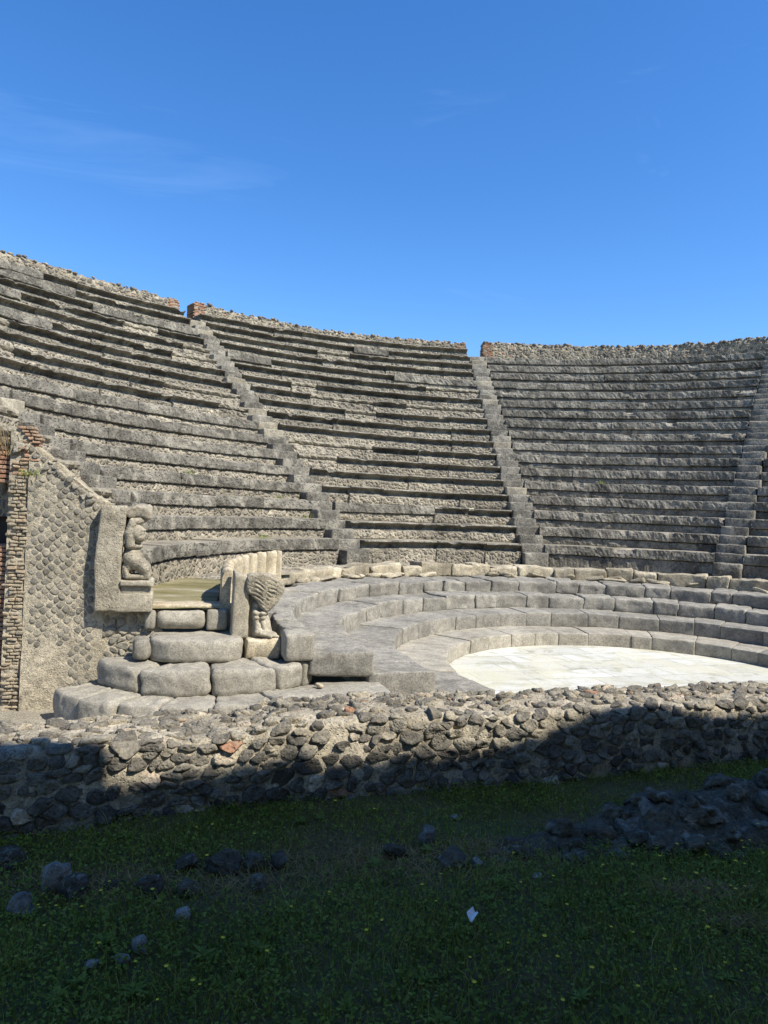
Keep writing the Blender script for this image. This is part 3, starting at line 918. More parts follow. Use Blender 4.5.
def remesh(mb, name, mat, parent, vox=0.012, smooth=3, amp=0.008):
    ob = mb.build(name, mat, parent)
    md = ob.modifiers.new('fuse', 'REMESH'); md.mode = 'VOXEL'; md.voxel_size = vox; md.use_smooth_shade = True
    if smooth:
        sm = ob.modifiers.new('soft', 'SMOOTH'); sm.factor = 0.5; sm.iterations = smooth
    dg = bpy.context.evaluated_depsgraph_get()
    me = bpy.data.meshes.new_from_object(ob.evaluated_get(dg))
    ob.modifiers.clear(); old = ob.data; ob.data = me; bpy.data.meshes.remove(old)
    n = len(me.vertices); co = np.zeros(n * 3, np.float32); me.vertices.foreach_get('co', co); co = co.reshape(-1, 3).astype(float)
    D = np.stack([fbm(co + 3 * k, 14.0, 3, 60 + k) for k in range(3)], -1)
    me.vertices.foreach_set('co', (co + D * amp).astype(np.float32).ravel())
    at = me.attributes.get('tone') or me.attributes.new('tone', 'FLOAT', 'POINT')
    at.data.foreach_set('value', np.full(n, 0.5, np.float32))
    me.polygons.foreach_set('use_smooth', np.ones(len(me.polygons), bool)); me.update()
    return ob


def limb(mb, a, b, ra, rb, k=7, flat=1.0):
    """chain of overlapping balls in (s, o, z) from a to b"""
    V, Fc = ICO[2]
    a = np.array(a, float); b = np.array(b, float)
    for i in range(k):
        u = i / (k - 1); c = a + (b - a) * u; r = ra + (rb - ra) * u
        P = V * r * np.array([1, flat, 1]) + c
        mb.add(L(P[:, 0], P[:, 1], P[:, 2] + EYE), Fc)


def ball(mb, c, size, ry=0.0):
    V, Fc = ICO[3]
    P = V * np.array(size)
    P = P @ rot(0, ry, 0).T + np.array(c)
    mb.add(L(P[:, 0], P[:, 1], P[:, 2] + EYE), Fc)


st = thing('kneeling_statue', 'weathered kneeling figure carved beside a tall stone pilaster, propping up a slab', 'statue', tuple(L(-0.45, OW - 0.1, -1.17 + EYE)))
# pilaster slab (leans a little, chipped corner)
mb = MB()
block(mb, lambda P: L(-0.552 + P[:, 0] + 0.016 * (P[:, 2] / 0.56) - 0.012 * np.cos(P[:, 2] * 5), OW + 0.02 + P[:, 1], -0.61 + EYE + P[:, 2]), 0.132, 0.16, 0.56, 0.02, (8, 5, 18), 0.014, 6)
mb.build('pilaster', M['weartuff'], st)
lblock('plinth', M['tuff'], st, -0.275, OW + 0.03, -1.075, 0.17, 0.17, 0.095, 0.012, 0.01, 8, 0.6)
lblock('plinth_moulding', M['tuff'], st, -0.28, OW + 0.03, -0.945, 0.15, 0.155, 0.045, 0.008, 0.008, 8, 0.7)
lblock('footplate', M['tuff'], st, -0.27, OW + 0.02, -0.868, 0.17, 0.19, 0.03, 0.018, 0.012, 8, 0.5)
lblock('top_slab', M['tuff'], st, -0.28, OW + 0.04, -0.105, 0.135, 0.17, 0.06, 0.03, 0.035, 9, 0.5)
mb = MB()
o1 = OW + 0.0
ball(mb, (-0.295, o1 - 0.05, -0.335), (0.088, 0.12, 0.10), 0.15)       # head bent under the slab
ball(mb, (-0.275, o1 - 0.05, -0.385), (0.07, 0.105, 0.06))             # beard
ball(mb, (-0.345, o1 - 0.01, -0.30), (0.075, 0.09, 0.07))                # hair
ball(mb, (-0.36, o1 + 0.06, -0.25), (0.09, 0.10, 0.12))                  # uncut stone behind the head
ball(mb, (-0.205, o1 - 0.05, -0.355), (0.022, 0.03, 0.03))              # worn nose
ball(mb, (-0.225, o1 - 0.05, -0.305), (0.03, 0.08, 0.016))               # brow
limb(mb, (-0.345, o1, -0.40), (-0.34, o1, -0.48), 0.07, 0.085, 4)        # neck
ball(mb, (-0.325, o1, -0.478), (0.10, 0.135, 0.042))                     # shoulders and chest roll
ball(mb, (-0.33, o1, -0.535), (0.092, 0.115, 0.05))
ball(mb, (-0.325, o1, -0.595), (0.11, 0.125, 0.085))                     # belly
ball(mb, (-0.36, o1, -0.68), (0.07, 0.13, 0.09))                         # hips
for q in (-1, 1):
    limb(mb, (-0.35, o1 + q * 0.12, -0.46), (-0.37, o1 + q * 0.13, -0.34), 0.05, 0.05, 6)        # arms raised beside the head
    limb(mb, (-0.37, o1 + q * 0.13, -0.34), (-0.33, o1 + q * 0.11, -0.22), 0.05, 0.05, 6)
    limb(mb, (-0.33, o1 + q * 0.11, -0.22), (-0.21, o1 + q * 0.07, -0.185), 0.05, 0.035, 6)
    limb(mb, (-0.34, o1 + q * 0.075, -0.60), (-0.20, o1 + q * 0.085, -0.715), 0.092, 0.068, 9)   # thighs forward to the knees
    limb(mb, (-0.20, o1 + q * 0.085, -0.715), (-0.165, o1 + q * 0.085, -0.79), 0.062, 0.042, 5)
    limb(mb, (-0.165, o1 + q * 0.09, -0.80), (-0.37, o1 + q * 0.09, -0.805), 0.036, 0.030, 8)    # shins back
    limb(mb, (-0.37, o1 + q * 0.09, -0.805), (-0.40, o1 + q * 0.09, -0.70), 0.032, 0.030, 5)     # feet
remesh(mb, 'figure', M['weartuff'], st, 0.007, 1, 0.007)

# clawed griffin pedestal ---------------------------------------------------------
gp = thing('clawed_pedestal', 'stone pedestal carved as a winged claw foot, on a block right of the steps', 'pedestal', tuple(L(1.05, 7.9, -1.6 + EYE)))
mb = MB()
block(mb, lambda P: L(0.826 + P[:, 0] + 0.015 * P[:, 2], 8.02 + P[:, 1], -1.09 + EYE + P[:, 2] - np.maximum(P[:, 2], 0) / 0.37 * (P[:, 0] * 0.45 + 0.03)), 0.092, 0.12, 0.37, 0.03, (6, 5, 14), 0.014, 7)
mb.build('upright_slab', M['tuff'], gp)
lblock('plinth', M['paletuff'], gp, 1.07, 7.93, -1.56, 0.19, 0.15, 0.115, 0.03, 0.024, 7, 0.35)
mb = MB()                                      # the wing: a shield of feathers in relief
wing = np.array([(0.87, -0.84), (0.885, -0.75), (0.97, -0.735), (1.10, -0.74), (1.19, -0.755), (1.255, -0.80), (1.295, -0.885), (1.28, -0.96), (1.225, -1.05), (1.16, -1.125), (1.10, -1.165), (1.045, -1.135), (1.01, -1.06), (0.95, -1.0), (0.88, -0.94)])
for _ in range(2):
    q = np.roll(wing, -1, 0); wing = np.stack([wing * .75 + q * .25, wing * .25 + q * .75], 1).reshape(-1, 2)
wing = wing[::-1]
cw = np.array([1.08, -0.93]); K = len(wing); rings = []
for sc_, of in ((0.99, 8.06), (1.0, 7.93), (1.0, 7.885), (0.975, 7.865), (0.93, 7.858), (0.87, 7.855), (0.8, 7.853), (0.72, 7.851), (0.64, 7.85), (0.56, 7.848), (0.48, 7.846), (0.4, 7.845), (0.32, 7.845), (0.22, 7.844), (0.11, 7.844)):
    P = cw + (wing - cw) * sc_
    ridge = np.sin((P[:, 1] + 0.55 * (P[:, 0] - 1.0)) * 2 * math.pi / 0.045 + 1.5 * np.sin(P[:, 0] * 30)) * 0.008 * np.clip((1 - sc_) * 8, 0, 1)
    W = L(P[:, 0], of - ridge + 0.05 * np.maximum(P[:, 0] - 1.1, 0), P[:, 1] + EYE)
    rings.append(W + np.stack([fbm(W + 3 * k_, 16, 3, 80 + k_) for k_ in range(3)], -1) * 0.010)
V = np.vstack(rings + [L(cw[0], 7.844, cw[1] + EYE)[None]])
fs = [(r_ * K + i, r_ * K + (i + 1) % K, (r_ + 1) * K + (i + 1) % K, (r_ + 1) * K + i) for r_ in range(len(rings) - 1) for i in range(K)]
fs += [((len(rings) - 1) * K + i, (len(rings) - 1) * K + (i + 1) % K, len(rings) * K) for i in range(K)]
mb.add(V, fs)
mb.build('wing', M['weartuff'], gp)
lblock('backing', M['tuff'], gp, 0.99, 8.04, -1.22, 0.10, 0.06, 0.24, 0.02, 0.014, 8, 0.5)
mb = MB()
for q in (0, 1):
    x = 0.99 + q * 0.075
    ball(mb, (x, 7.91, -1.175), (0.042, 0.05, 0.032))                   # knobbed cuffs
    ball(mb, (x, 7.91, -1.225), (0.038, 0.046, 0.024))
    limb(mb, (x, 7.915, -1.24), (x + 0.03, 7.905, -1.37), 0.030, 0.036, 8)
    limb(mb, (x + 0.03, 7.90, -1.385), (x + 0.13, 7.86, -1.415), 0.042, 0.034, 7)
    limb(mb, (x + 0.06, 7.86, -1.40), (x + 0.16, 7.82, -1.425), 0.026, 0.022, 5)
limb(mb, (1.0, 7.99, -1.1), (1.02, 7.99, -1.42), 0.06, 0.07, 10)
limb(mb, (1.06, 7.99, -1.1), (1.12, 7.97, -1.40), 0.05, 0.07, 10)
remesh(mb, 'claw_leg', M['tuff'], gp, 0.008, 1)

# fluted parapet curving back from the pedestal -----------------------------------
pp = thing('fluted_parapet', 'low curved parapet of pale stone with upright flutes behind the clawed pedestal', 'parapet', tuple(POL(5.9, 180, TIER_Z[4])))
mb = MB()
az = np.linspace(161, 198.3, 260)
fl = np.radians(az) * 5.8 / 0.40
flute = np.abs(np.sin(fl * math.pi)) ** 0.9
top = -0.715 + EYE - 0.03 * (az > 190) * (az - 190) / 10 + 0.02 * fbm(POL(5.9, az, 0), 5, 2, 4)
prof = [(0.0, 0.0, 0.0), (0.0, 0.25, 1), (0.0, 0.5, 1), (0.0, 0.75, 1), (-0.005, 0.88, 1), (0.0, 0.96, 0.9), (0.02, 1.0, 0.6), (0.07, 1.01, 0), (0.115, 0.98, 0), (0.14, 0.88, 0), (0.14, 0.45, 0), (0.14, 0.0, 0)]
W = []
for dr_, h, k in prof:
    W.append(POL(5.78 + dr_ + 0.11 * (1 - flute) * k, az, TIER_Z[4] - 0.02 + (top - TIER_Z[4] + 0.02) * h))
W = np.stack(W, 1); D = np.stack([fbm(W + 3 * k, 9, 3, 70 + k) for k in range(3)], -1); W = W + D * 0.016
n, k = W.shape[:2]
i, j = np.meshgrid(np.arange(n - 1), np.arange(k - 1), indexing='ij')
mb.add(W.reshape(-1, 3), np.stack([i * k + j, i * k + j + 1, (i + 1) * k + j + 1, (i + 1) * k + j], -1).reshape(-1, 4))
for e in (0, n - 1): mb.add(W[e], [list(range(k))])
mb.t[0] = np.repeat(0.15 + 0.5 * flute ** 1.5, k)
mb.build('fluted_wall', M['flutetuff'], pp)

# end wall of net-like lava stones -------------------------------------------------
ew = thing('end_wall', 'wall of diamond-set grey lava stones in pale mortar between the brick jamb and the statue', 'wall', tuple(L(-1.2, OW, -2.2 + EYE)))


def wtop(s): return np.interp(s, [-1.45, -1.33, -0.98, -0.66, -0.4], [0.62, 0.52, 0.22, -0.03, -0.05])


mb = MB()
ss = np.linspace(-1.375, -0.60, 42)
hh = np.linspace(0, 1, 70)


def mpw(u, v):
    z = -2.28 + (wtop(u) + 2.28) * v
    P = L(u, OW, z + EYE)
    bulge = np.clip((-1.55 - z) * 4, 0, 1) * np.clip((-0.9 - u) * 3, 0, 1) * 0.03
    return L(u, OW - 0.001 - bulge + 0.007 * fbm(P, 14, 3, 3) + 0.008 * fbm(P, 3, 2, 8), z + EYE)


sheet(mb, ss, hh, mpw)
sheet(mb, np.linspace(-0.62, 0.0, 26), np.linspace(0, 1, 44), lambda u, v: L(u, OW + 0.02 + 0.03 * fbm(L(u, OW, v * 1.1), 8, 3, 3), -2.28 + 1.11 * v + EYE))
# top of the wall falling back to the seats
sheet(mb, ss, np.linspace(0, 1, 6), lambda u, v: L(u, OW + 0.012 + v * 0.75, wtop(u) + EYE + 0.02 * np.sin(v * 3) + 0.02 * fbm(L(u, v, 0), 6, 2, 2)))
sheet(mb, np.linspace(-0.62, 0.0, 12), np.linspace(0, 1, 6), lambda u, v: L(u, OW + 0.03 + v * 0.4, -1.17 + EYE + 0 * v))
mb.build('mortar_core', M['mortar'], ew)
seeds = []
for iy in range(62):
    for ix in range(16):
        s = -1.46 + ix * 0.112 + (0.056 if iy % 2 else 0) + random.gauss(0, 0.010); z = -2.22 + iy * 0.050 + random.gauss(0, 0.009)
        s_ = s + 0.12 * (z + 1)*0
        seeds.append((s_, z))
for q in range(150):
    pass
pol = [p for p in cells(seeds, 0.075) if -1.34 < p[:, 0].mean() < -0.70 and p[:, 1].mean() < wtop(p[:, 0].mean()) - 0.05]
keep = []
for p in pol:
    c = p.mean(0)
    if c[1] < -1.55 and c[0] < -0.95 and random.random() < np.clip((-1.35 - c[1]) * 3.0, 0, 0.93): continue
    if random.random() < 0.03: continue
    keep.append(p)
mb = MB()
cellstones(mb, keep, lambda u, v, h: L(u, OW - h + 0.002, v + EYE), 0.006, 0.008, 0.005, 12, lambda c: random.uniform(0.1, 1), 0.04, seed=5, round_=1, rings=FLAT)
seeds = [(random.uniform(-0.72, 0.05), random.uniform(-2.25, -1.15)) for _ in range(110)]
cellstones(mb, [p for p in cells(seeds, 0.10, (-0.72, 0.03, -2.25, -1.19))], lambda u, v, h: L(u, OW - h + 0.022, v + EYE), 0.007, 0.012, 0.010, 12, lambda c: random.uniform(0.55, 1.0), 0.1, seed=6, round_=1, rings=FLAT)
seeds = [(random.uniform(-1.45, -0.6), random.uniform(-0.1, 0.65)) for _ in range(130)]
cellstones(mb, [p for p in cells(seeds, 0.10) if wtop(p[:, 0].mean()) - 0.12 < p[:, 1].mean() < wtop(p[:, 0].mean()) - 0.01 and p[:, 0].mean() < -0.68], lambda u, v, h: L(u, OW - h + 0.01, v + EYE), 0.010, 0.03, 0.008, 12, None, 0.3, seed=6, round_=1, rings=FLAT)
mb.build('stonework', M['lozenge'], ew)
mb = MB()                                       # sloping coping of long slabs
for q in range(4):
    s = -1.25 + q * 0.19
    sl = math.atan2(wtop(s + 0.1) - wtop(s - 0.1), 0.2)
    block(mb, lambda P: L(s + P[:, 0] * math.cos(sl) - P[:, 2] * math.sin(sl), OW + 0.17 + P[:, 1], wtop(s) + 0.0 + EYE + P[:, 0] * math.sin(sl) + P[:, 2] * math.cos(sl)), 0.11, 0.15, 0.035, 0.015, (4, 4, 2), 0.03, 7, random.uniform(.2, .8))
mb.build('coping', M['balteus'], ew)

# brick jamb and the arched brick wall at the very left ---------------------------
bj = thing('brick_wall', 'brick jamb and arched brick wall at the left edge of the picture', 'wall', tuple(L(-1.45, OW, -2.2 + EYE)))
mb = MB(); z = -2.26; row = 0
while z < 0.72:
    th = random.uniform(0.022, 0.032)
    s = -1.385 + random.uniform(-0.03, 0.03)
    for q in range(2):
        w = random.uniform(0.05, 0.095)
        if z > 0.34: s_c = s - w / 2 + 0.09
        else: s_c = s - w / 2
        block(mb, lambda P: L(s_c + P[:, 0], OW + 0.098 + P[:, 1] + random.uniform(-.014, .014), z + th / 2 + EYE + P[:, 2]), w / 2, 0.10, th / 2, 0.008, (3, 3, 2), 0.012, 14, random.random() * 0.58 if z < 0.2 else random.uniform(0.55, 0.85))
        s -= w + 0.008
    z += th + 0.010; row += 1
mb.build('brick_jamb', M['brick'], bj)
mb = MB()
sheet(mb, np.linspace(-1.56, -1.34, 15), np.linspace(-2.28, 0.7, 60), lambda u, v: L(u, OW + 0.022 + 0.03 * fbm(L(u, OW, v), 9, 3, 2), v + EYE))
sheet(mb, np.linspace(0, 0.5, 8), np.linspace(-2.28, 0.7, 30), lambda u, v: L(-1.545 + 0.02 * fbm(L(u, u, v), 9, 2, 2), OW + 0.05 + u, v + EYE))
mb.build('jamb_core', M['mortar'], bj)
mb = MB(); z = -2.26                            # brick face with a round-headed opening
while z < 0.50:
    th = 0.036; s = -1.515 - random.uniform(0, 0.06)
    while s > -3.6:
        w = random.uniform(0.14, 0.24); c = s - w / 2
        inside = abs(c + 2.08) < 0.62 and -0.5 < z < -0.28 + math.sqrt(max(0, 0.62 ** 2 - (c + 2.08) ** 2))
        if not inside:
            block(mb, lambda P: L(c + P[:, 0], OW + 0.16 + P[:, 1], z + th / 2 + EYE + P[:, 2]), w / 2, 0.08, th / 2, 0.006, (2, 2, 2), 0.006, 14, random.random())
        s -= w + 0.01
    z += th + 0.012
mb.build('brick_face', M['redbrick'], bj)
mb = MB()
sheet(mb, np.linspace(-3.6, -1.52, 10), np.linspace(-2.28, -0.5, 10), lambda u, v: L(u, OW + 0.14 + 0 * v, v + EYE))
sheet(mb, np.linspace(-3.6, -1.52, 30), np.linspace(0.48, 0.66, 10), lambda u, v: L(u, OW + 0.12 + 0.04 * fbm(L(u, v, v), 5, 3, 1), v + EYE + 0.06 * fbm(L(u, 0 * u, 0 * u), 3, 2, 4) * (v > 0.6)))
sheet(mb, np.linspace(-3.6, -1.52, 10), np.linspace(0, 0.9, 6), lambda u, v: L(u, OW + 0.12 + v, 0.64 + EYE))
mb.build('rubble_top', M['wallrubble'], bj)
mb = MB()
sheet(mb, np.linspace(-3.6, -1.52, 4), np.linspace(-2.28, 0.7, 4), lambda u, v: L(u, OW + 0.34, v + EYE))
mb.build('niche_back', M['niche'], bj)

# ------------------------------------------------------------------ the low rubble wall across the picture
fw = thing('low_rubble_wall', 'long low wall of dark and beige rubble across the picture, its foot in shadow', 'wall', tuple(F(0.5, 3.7, 0)))


FW_S = [-0.95, -0.39, 0.07, 0.51, 0.74, 0.92, 1.23, 1.55, 2.03, 2.70, 3.43, 3.87, 4.51, 5.24]
FW_H = [0.40, 0.395, 0.37, 0.36, 0.395, 0.415, 0.425, 0.43, 0.40, 0.405, 0.40, 0.415, 0.37, 0.36]


def fw_o(s): return 3.69 + 0.03 * np.sin(s * 1.3 + 1.0) - 0.09 * np.clip((0.1 - s) / 0.5, 0, 1)
def fw_h(s): return np.interp(s, FW_S, FW_H) - 0.012


FWP_V = np.array([0, 0.10, 0.20, 0.30, 0.375, 0.41, 0.44, 0.50, 0.70, 0.90, 0.97, 1.05, 1.30, 1.75])   # arc length
FWP_O = np.array([-0.02, -0.01, 0.0, 0.01, 0.02, 0.03, 0.06, 0.12, 0.31, 0.47, 0.51, 0.53, 0.54, 0.55])
FWP_Z = np.array([-0.08, 0.2, 0.46, 0.72, 0.90, 0.965, 0.99, 1.0, 1.0, 0.985, 0.95, 0.8, 0.3, -1.2])


def fwmap(u, v, h):
    u = np.asarray(u, float); v = np.asarray(v, float)
    e = 0.01
    o = np.interp(v, FWP_V, FWP_O); z = np.interp(v, FWP_V, FWP_Z)
    do = np.interp(v + e, FWP_V, FWP_O) - np.interp(v - e, FWP_V, FWP_O); dz = (np.interp(v + e, FWP_V, FWP_Z) - np.interp(v - e, FWP_V, FWP_Z)) * 0.40
    ln = np.hypot(do, dz) + 1e-9
    no, nz = -dz / ln, do / ln
    P0 = np.stack([u, v * 0, v], -1)
    H = fw_h(u) + 0.018 * fbm(np.stack([u, u * 0, u * 0], -1), 3.2, 2, 6)
    o_w = fw_o(u) + o + 0.02 * fbm(P0, 2.5, 2, 44)
    return F(u, o_w + no * h, z * H + nz * h + np.where(z > 0.8, 0.02 * fbm(P0, 4, 2, 12), 0))


mb = MB()
us = np.linspace(-5, 8, 420); vs = np.concatenate([np.linspace(0, 1.12, 46), [1.3, 1.75]])
sheet(mb, us, vs, lambda u, v: fwmap(u, v, 0.003 + 0.020 * fbm(np.stack([u, v, v * 0], -1), 9, 3, 2) + 0.012 * fbm(np.stack([u, v, v * 0], -1), 30, 2, 5)))
mb.build('mortar_core', M['wallmortar'], fw)
seeds = []
tries = 0
def s_scale(s, v):
    return 0.072 if v < 0.5 else 0.08
cand = []
while tries < 45000:
    tries += 1
    s = random.uniform(-3.2, 5.2); v = random.uniform(0.0, 1.12)
    rr = random.choice([0.07, 0.085, 0.10, 0.115, 0.13]) if tries < 2500 else (random.uniform(0.055, 0.085) if tries < 9000 else random.uniform(0.032, 0.05))
    ok = True
    for (a, b, c) in cand:
        if abs(a - s) < 0.18 and abs(b - v) < 0.14:
            if ((a - s) / 1.3) ** 2 + ((b - v) / 0.82) ** 2 < (0.5 * (rr + c)) ** 2 * 1.0: ok = False; break
    if ok: cand.append((s, v, rr))
pol = cells([(a / 1.3, b / 0.82) for a, b, c in cand], 0.095)
pol = [p * np.array([1.3, 0.82]) for p in pol]
mb = MB()


def fwt(c):  # upper stones painted lighter as sunlit, lower ones darkened to deepen the shade
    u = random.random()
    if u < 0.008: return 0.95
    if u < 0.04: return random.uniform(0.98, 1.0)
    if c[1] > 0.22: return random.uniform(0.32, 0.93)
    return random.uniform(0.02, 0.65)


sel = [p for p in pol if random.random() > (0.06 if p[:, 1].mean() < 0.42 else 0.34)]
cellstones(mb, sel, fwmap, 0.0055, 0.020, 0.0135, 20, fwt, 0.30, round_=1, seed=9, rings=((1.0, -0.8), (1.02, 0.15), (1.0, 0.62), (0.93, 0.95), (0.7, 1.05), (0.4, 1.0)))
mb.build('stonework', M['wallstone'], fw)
mb = MB()                                       # chips and pebbles lying on its top
for q in range(420):
    s = random.uniform(-3, 5); v = random.uniform(0.53, 1.08)
    P = fwmap(np.array([s]), np.array([v]), np.array([0.01]))[0]
    z = random.uniform(0.006, 0.022) * (1 if random.random() < .85 else 1.8)
    rock(mb, P, (z * 1.4, z, z * 0.8), None, 1, 0.4, 0.2, random.uniform(.2, 1))
mb.build('loose_chips', M['wallstone'], fw)

# ------------------------------------------------------------------ ruined wall footing at the right, in the shade
rf = thing('ruined_footing', 'low ruined footing of dark lava lumps in the shade, before the rubble wall', 'ruin', (1.5, 3.55, 0))
mb = MB()
def ridge(u, v):
    x = 0.40 + 2.9 * u
    yc = 3.22 + 0.23 * (x - 0.42) + 0.14 * u
    hh = np.interp(x, [0.4, 0.6, 1.0, 1.25, 1.45, 1.9, 2.1, 2.4, 3.3], [0.0, 0.05, 0.075, 0.10, 0.19, 0.21, 0.19, 0.24, 0.26])
    ww = np.interp(x, [0.4, 0.9, 1.4, 3.3], [0.07, 0.13, 0.24, 0.30])
    y = yc + ww * v + 0.25 * ww * (v + 1)
    P = np.stack([x, y, hh * 0], -1)
    up = np.clip(1 - np.abs(v) ** 3.0, 0, 1) ** 0.7
    z = hh * up * (0.62 + 0.38 * np.clip(v * 0.8 + 0.5, 0, 1)) * (1 + 0.5 * fbm(P, 5, 3, 15)) + 0.035 * fbm(P, 11, 3, 25) * up + 0.014 * fbm(P, 40, 2, 35) * up - 0.03
    return np.stack([x + 0.02 * fbm(P, 14, 2, 45), y + 0.03 * fbm(P, 9, 3, 55), z], -1)


sheet(mb, np.linspace(0, 1, 260), np.linspace(-1, 1, 60), ridge, 0, 0.35)
for q in range(95):
    u = random.random(); v = random.uniform(-0.95, 0.75)
    P = ridge(np.array([u]), np.array([v]))[0]; s = random.uniform(0.022, 0.06)
    rock(mb, P, (s * 1.4, s, s * 0.75), None, 3, 0.35, 0.45, random.uniform(0.1, 0.7))
mb.build('lava_lumps', M['lava'], rf)
mb = MB()
for x, y, z, a in ((1.42, 3.56, 0.10, 0.5), (1.30, 3.50, 0.05, 0.1)):
    block(mb, lambda P: np.array([x, y, z]) + P @ rot(0.35, 0.5 * (a > .3), 0.2).T, 0.085, 0.05, 0.028, 0.014, (4, 3, 2), 0.014, 9, 0.72)
mb.build('broken_slab', M['lava'], rf)

# ------------------------------------------------------------------ stones lying in the grass
FALLEN = [
    (-1.53, 2.99, .09, .05, 0.05, 'dark flat stone in the grass at the left edge'),
    (-1.25, 2.84, .06, .07, 0.84, 'brownish upright stone in the grass beside a black stone at the left'),
    (-1.29, 2.66, .055, .055, 0.80, 'bluish grey stone in the grass below the brownish one at the left'),
    (-1.15, 2.79, .06, .05, 0.1, 'black stone touching the brownish stone in the grass'),
    (-1.02, 2.83, .03, .03, 0.2, 'small dark stone between the black stone and the heap in the grass'),
    (-0.87, 2.82, .055, .055, 0.12, 'dark stone at the left end of the heap in the grass'),
    (-0.72, 2.83, .055, .045, 0.45, 'rounded grey stone at the front of the heap in the grass'),
    (-0.78, 3.03, .06, .04, 0.1, 'dark stone at the back left of the heap in the grass'),
    (-0.62, 3.04, .085, .05, 0.15, 'largest dark stone at the back of the heap in the grass'),
    (-0.50, 3.07, .06, .045, 0.35, 'grey stone at the back right of the heap in the grass'),
    (-0.39, 3.09, .055, .035, 0.1, 'dark stone set apart at the right end of the heap'),
    (-0.45, 2.89, .038, .05, 0.6, 'upright grey stone at the front right of the heap'),
    (-0.69, 2.66, .038, .03, 0.9, 'pale broken stone in the grass just before the heap'),
    (-0.78, 2.46, .034, .035, 0.88, 'pale pointed stone in the grass near the front left'),
    (-0.82, 2.39, .028, .02, 0.6, 'small grey stone beside the pale pointed one'),
    (-0.91, 2.37, .03, .015, 0.85, 'flat beige chip in the grass left of the pale pointed stone'),
    (0.27, 3.35, .05, .065, 0.75, 'rough upright grey stone at the end of the ruined footing'),
    (0.12, 3.21, .06, .04, 0.15, 'dark stone in the dry grass left of the upright grey stone'),
    (0.37, 3.15, .08, .045, 0.3, 'long dark stone lying in front of the ruined footing'),
    (0.475, 3.13, .035, .035, 0.9, 'pale ringed stone with a dark hollow by the ruined footing'),
    (0.72, 3.06, .026, .016, 1.0, 'small pale stone in the grass before the footing'),
    (0.42, 3.62, .022, .022, 0.9, 'small bluish stone in the grass just below the rubble wall'),
]
for (x, y, s, h, tn, lab) in FALLEN:
    mb = MB(); rock(mb, (x, y, h * 0.42), (s * 0.98, s * 0.8, h * 0.92), None, 4 if s > 0.05 else 3, 0.35, 0.3, tn)
    o = mb.build('fallen_stone', M['lava'], None, True, (x, y, 0))
    tag(o, lab, 'stone', 'stones lying in the grass')

mb = MB()                                       # scrap of folded paper
pu, pv = np.meshgrid(np.linspace(-1, 1, 9), np.linspace(-1, 1, 9), indexing='ij')
da_, db_ = (pu + pv) / 2, (pv - pu) / 2
W = np.stack([0.392 + 0.022 * da_ + 0.004 * db_, 2.66 + 0.018 * db_, 0.056 + 0.018 * db_], -1)
W[..., 2] += 0.010 * fbm(W, 45, 2, 3) + 0.006 * np.abs(pu + 0.3 * pv)
W[..., 1] += 0.006 * fbm(W, 60, 2, 8)
i, j = np.meshgrid(np.arange(8), np.arange(8), indexing='ij')
q = np.stack([i * 9 + j, (i + 1) * 9 + j, (i + 1) * 9 + j + 1, i * 9 + j + 1], -1).reshape(-1, 4)
mb.add(W.reshape(-1, 3), q); mb.add(W.reshape(-1, 3) - np.array([0, 0.001, 0.0015]), q[:, ::-1])
tag(mb.build('paper_scrap', M['paper'], None, False, (0.392, 2.66, 0.0)), 'crumpled scrap of white paper lying in the grass', 'litter')

# ------------------------------------------------------------------ grass, clover, flowers, weeds
def soilmask(x, y):
    P = np.stack([x, y, 0 * x], -1)
    m = np.clip(0.75 + 1.5 * fbm(P, 1.7, 3, 91), 0.12, 1)
    for cx_, cy_, rx, ry, k in ((-0.05, 3.15, 0.45, 0.2, 0.5), (-0.6, 2.95, 0.45, 0.18, 0.6), (-1.2, 2.85, 0.3, 0.16, 0.6), (1.35, 2.98, 0.22, 0.07, 0.85), (1.45, 2.75, 0.12, 0.04, 0.85), (1.6, 3.65, 1.4, 0.2, 0.7)):
        m = m * (1 - k * np.exp(-((x - cx_) / rx) ** 2 - ((y - cy_) / ry) ** 2))
    return m


def scatter(n, seed):
    g = np.random.default_rng(seed)
    x = g.uniform(-3.2, 4.6, n); y = g.uniform(1.5, 5.6, n)
    o = -x * S18 + y * C18; s = x * C18 + y * S18
    ok = (o < fw_o(s) - 0.03) & (g.uniform(0, 1, n) < soilmask(x, y))
    fade = np.clip(1.3 - np.maximum(np.abs(x - 0.3) - 0.55 * y - 0.1, 0) * 1.2, 0.25, 1)
    ok &= g.uniform(0, 1, n) < fade
    x, y = x[ok], y[ok]
    s = x * C18 + y * S18; o = -x * S18 + y * C18
    return x, y, ground_z(s, o), g


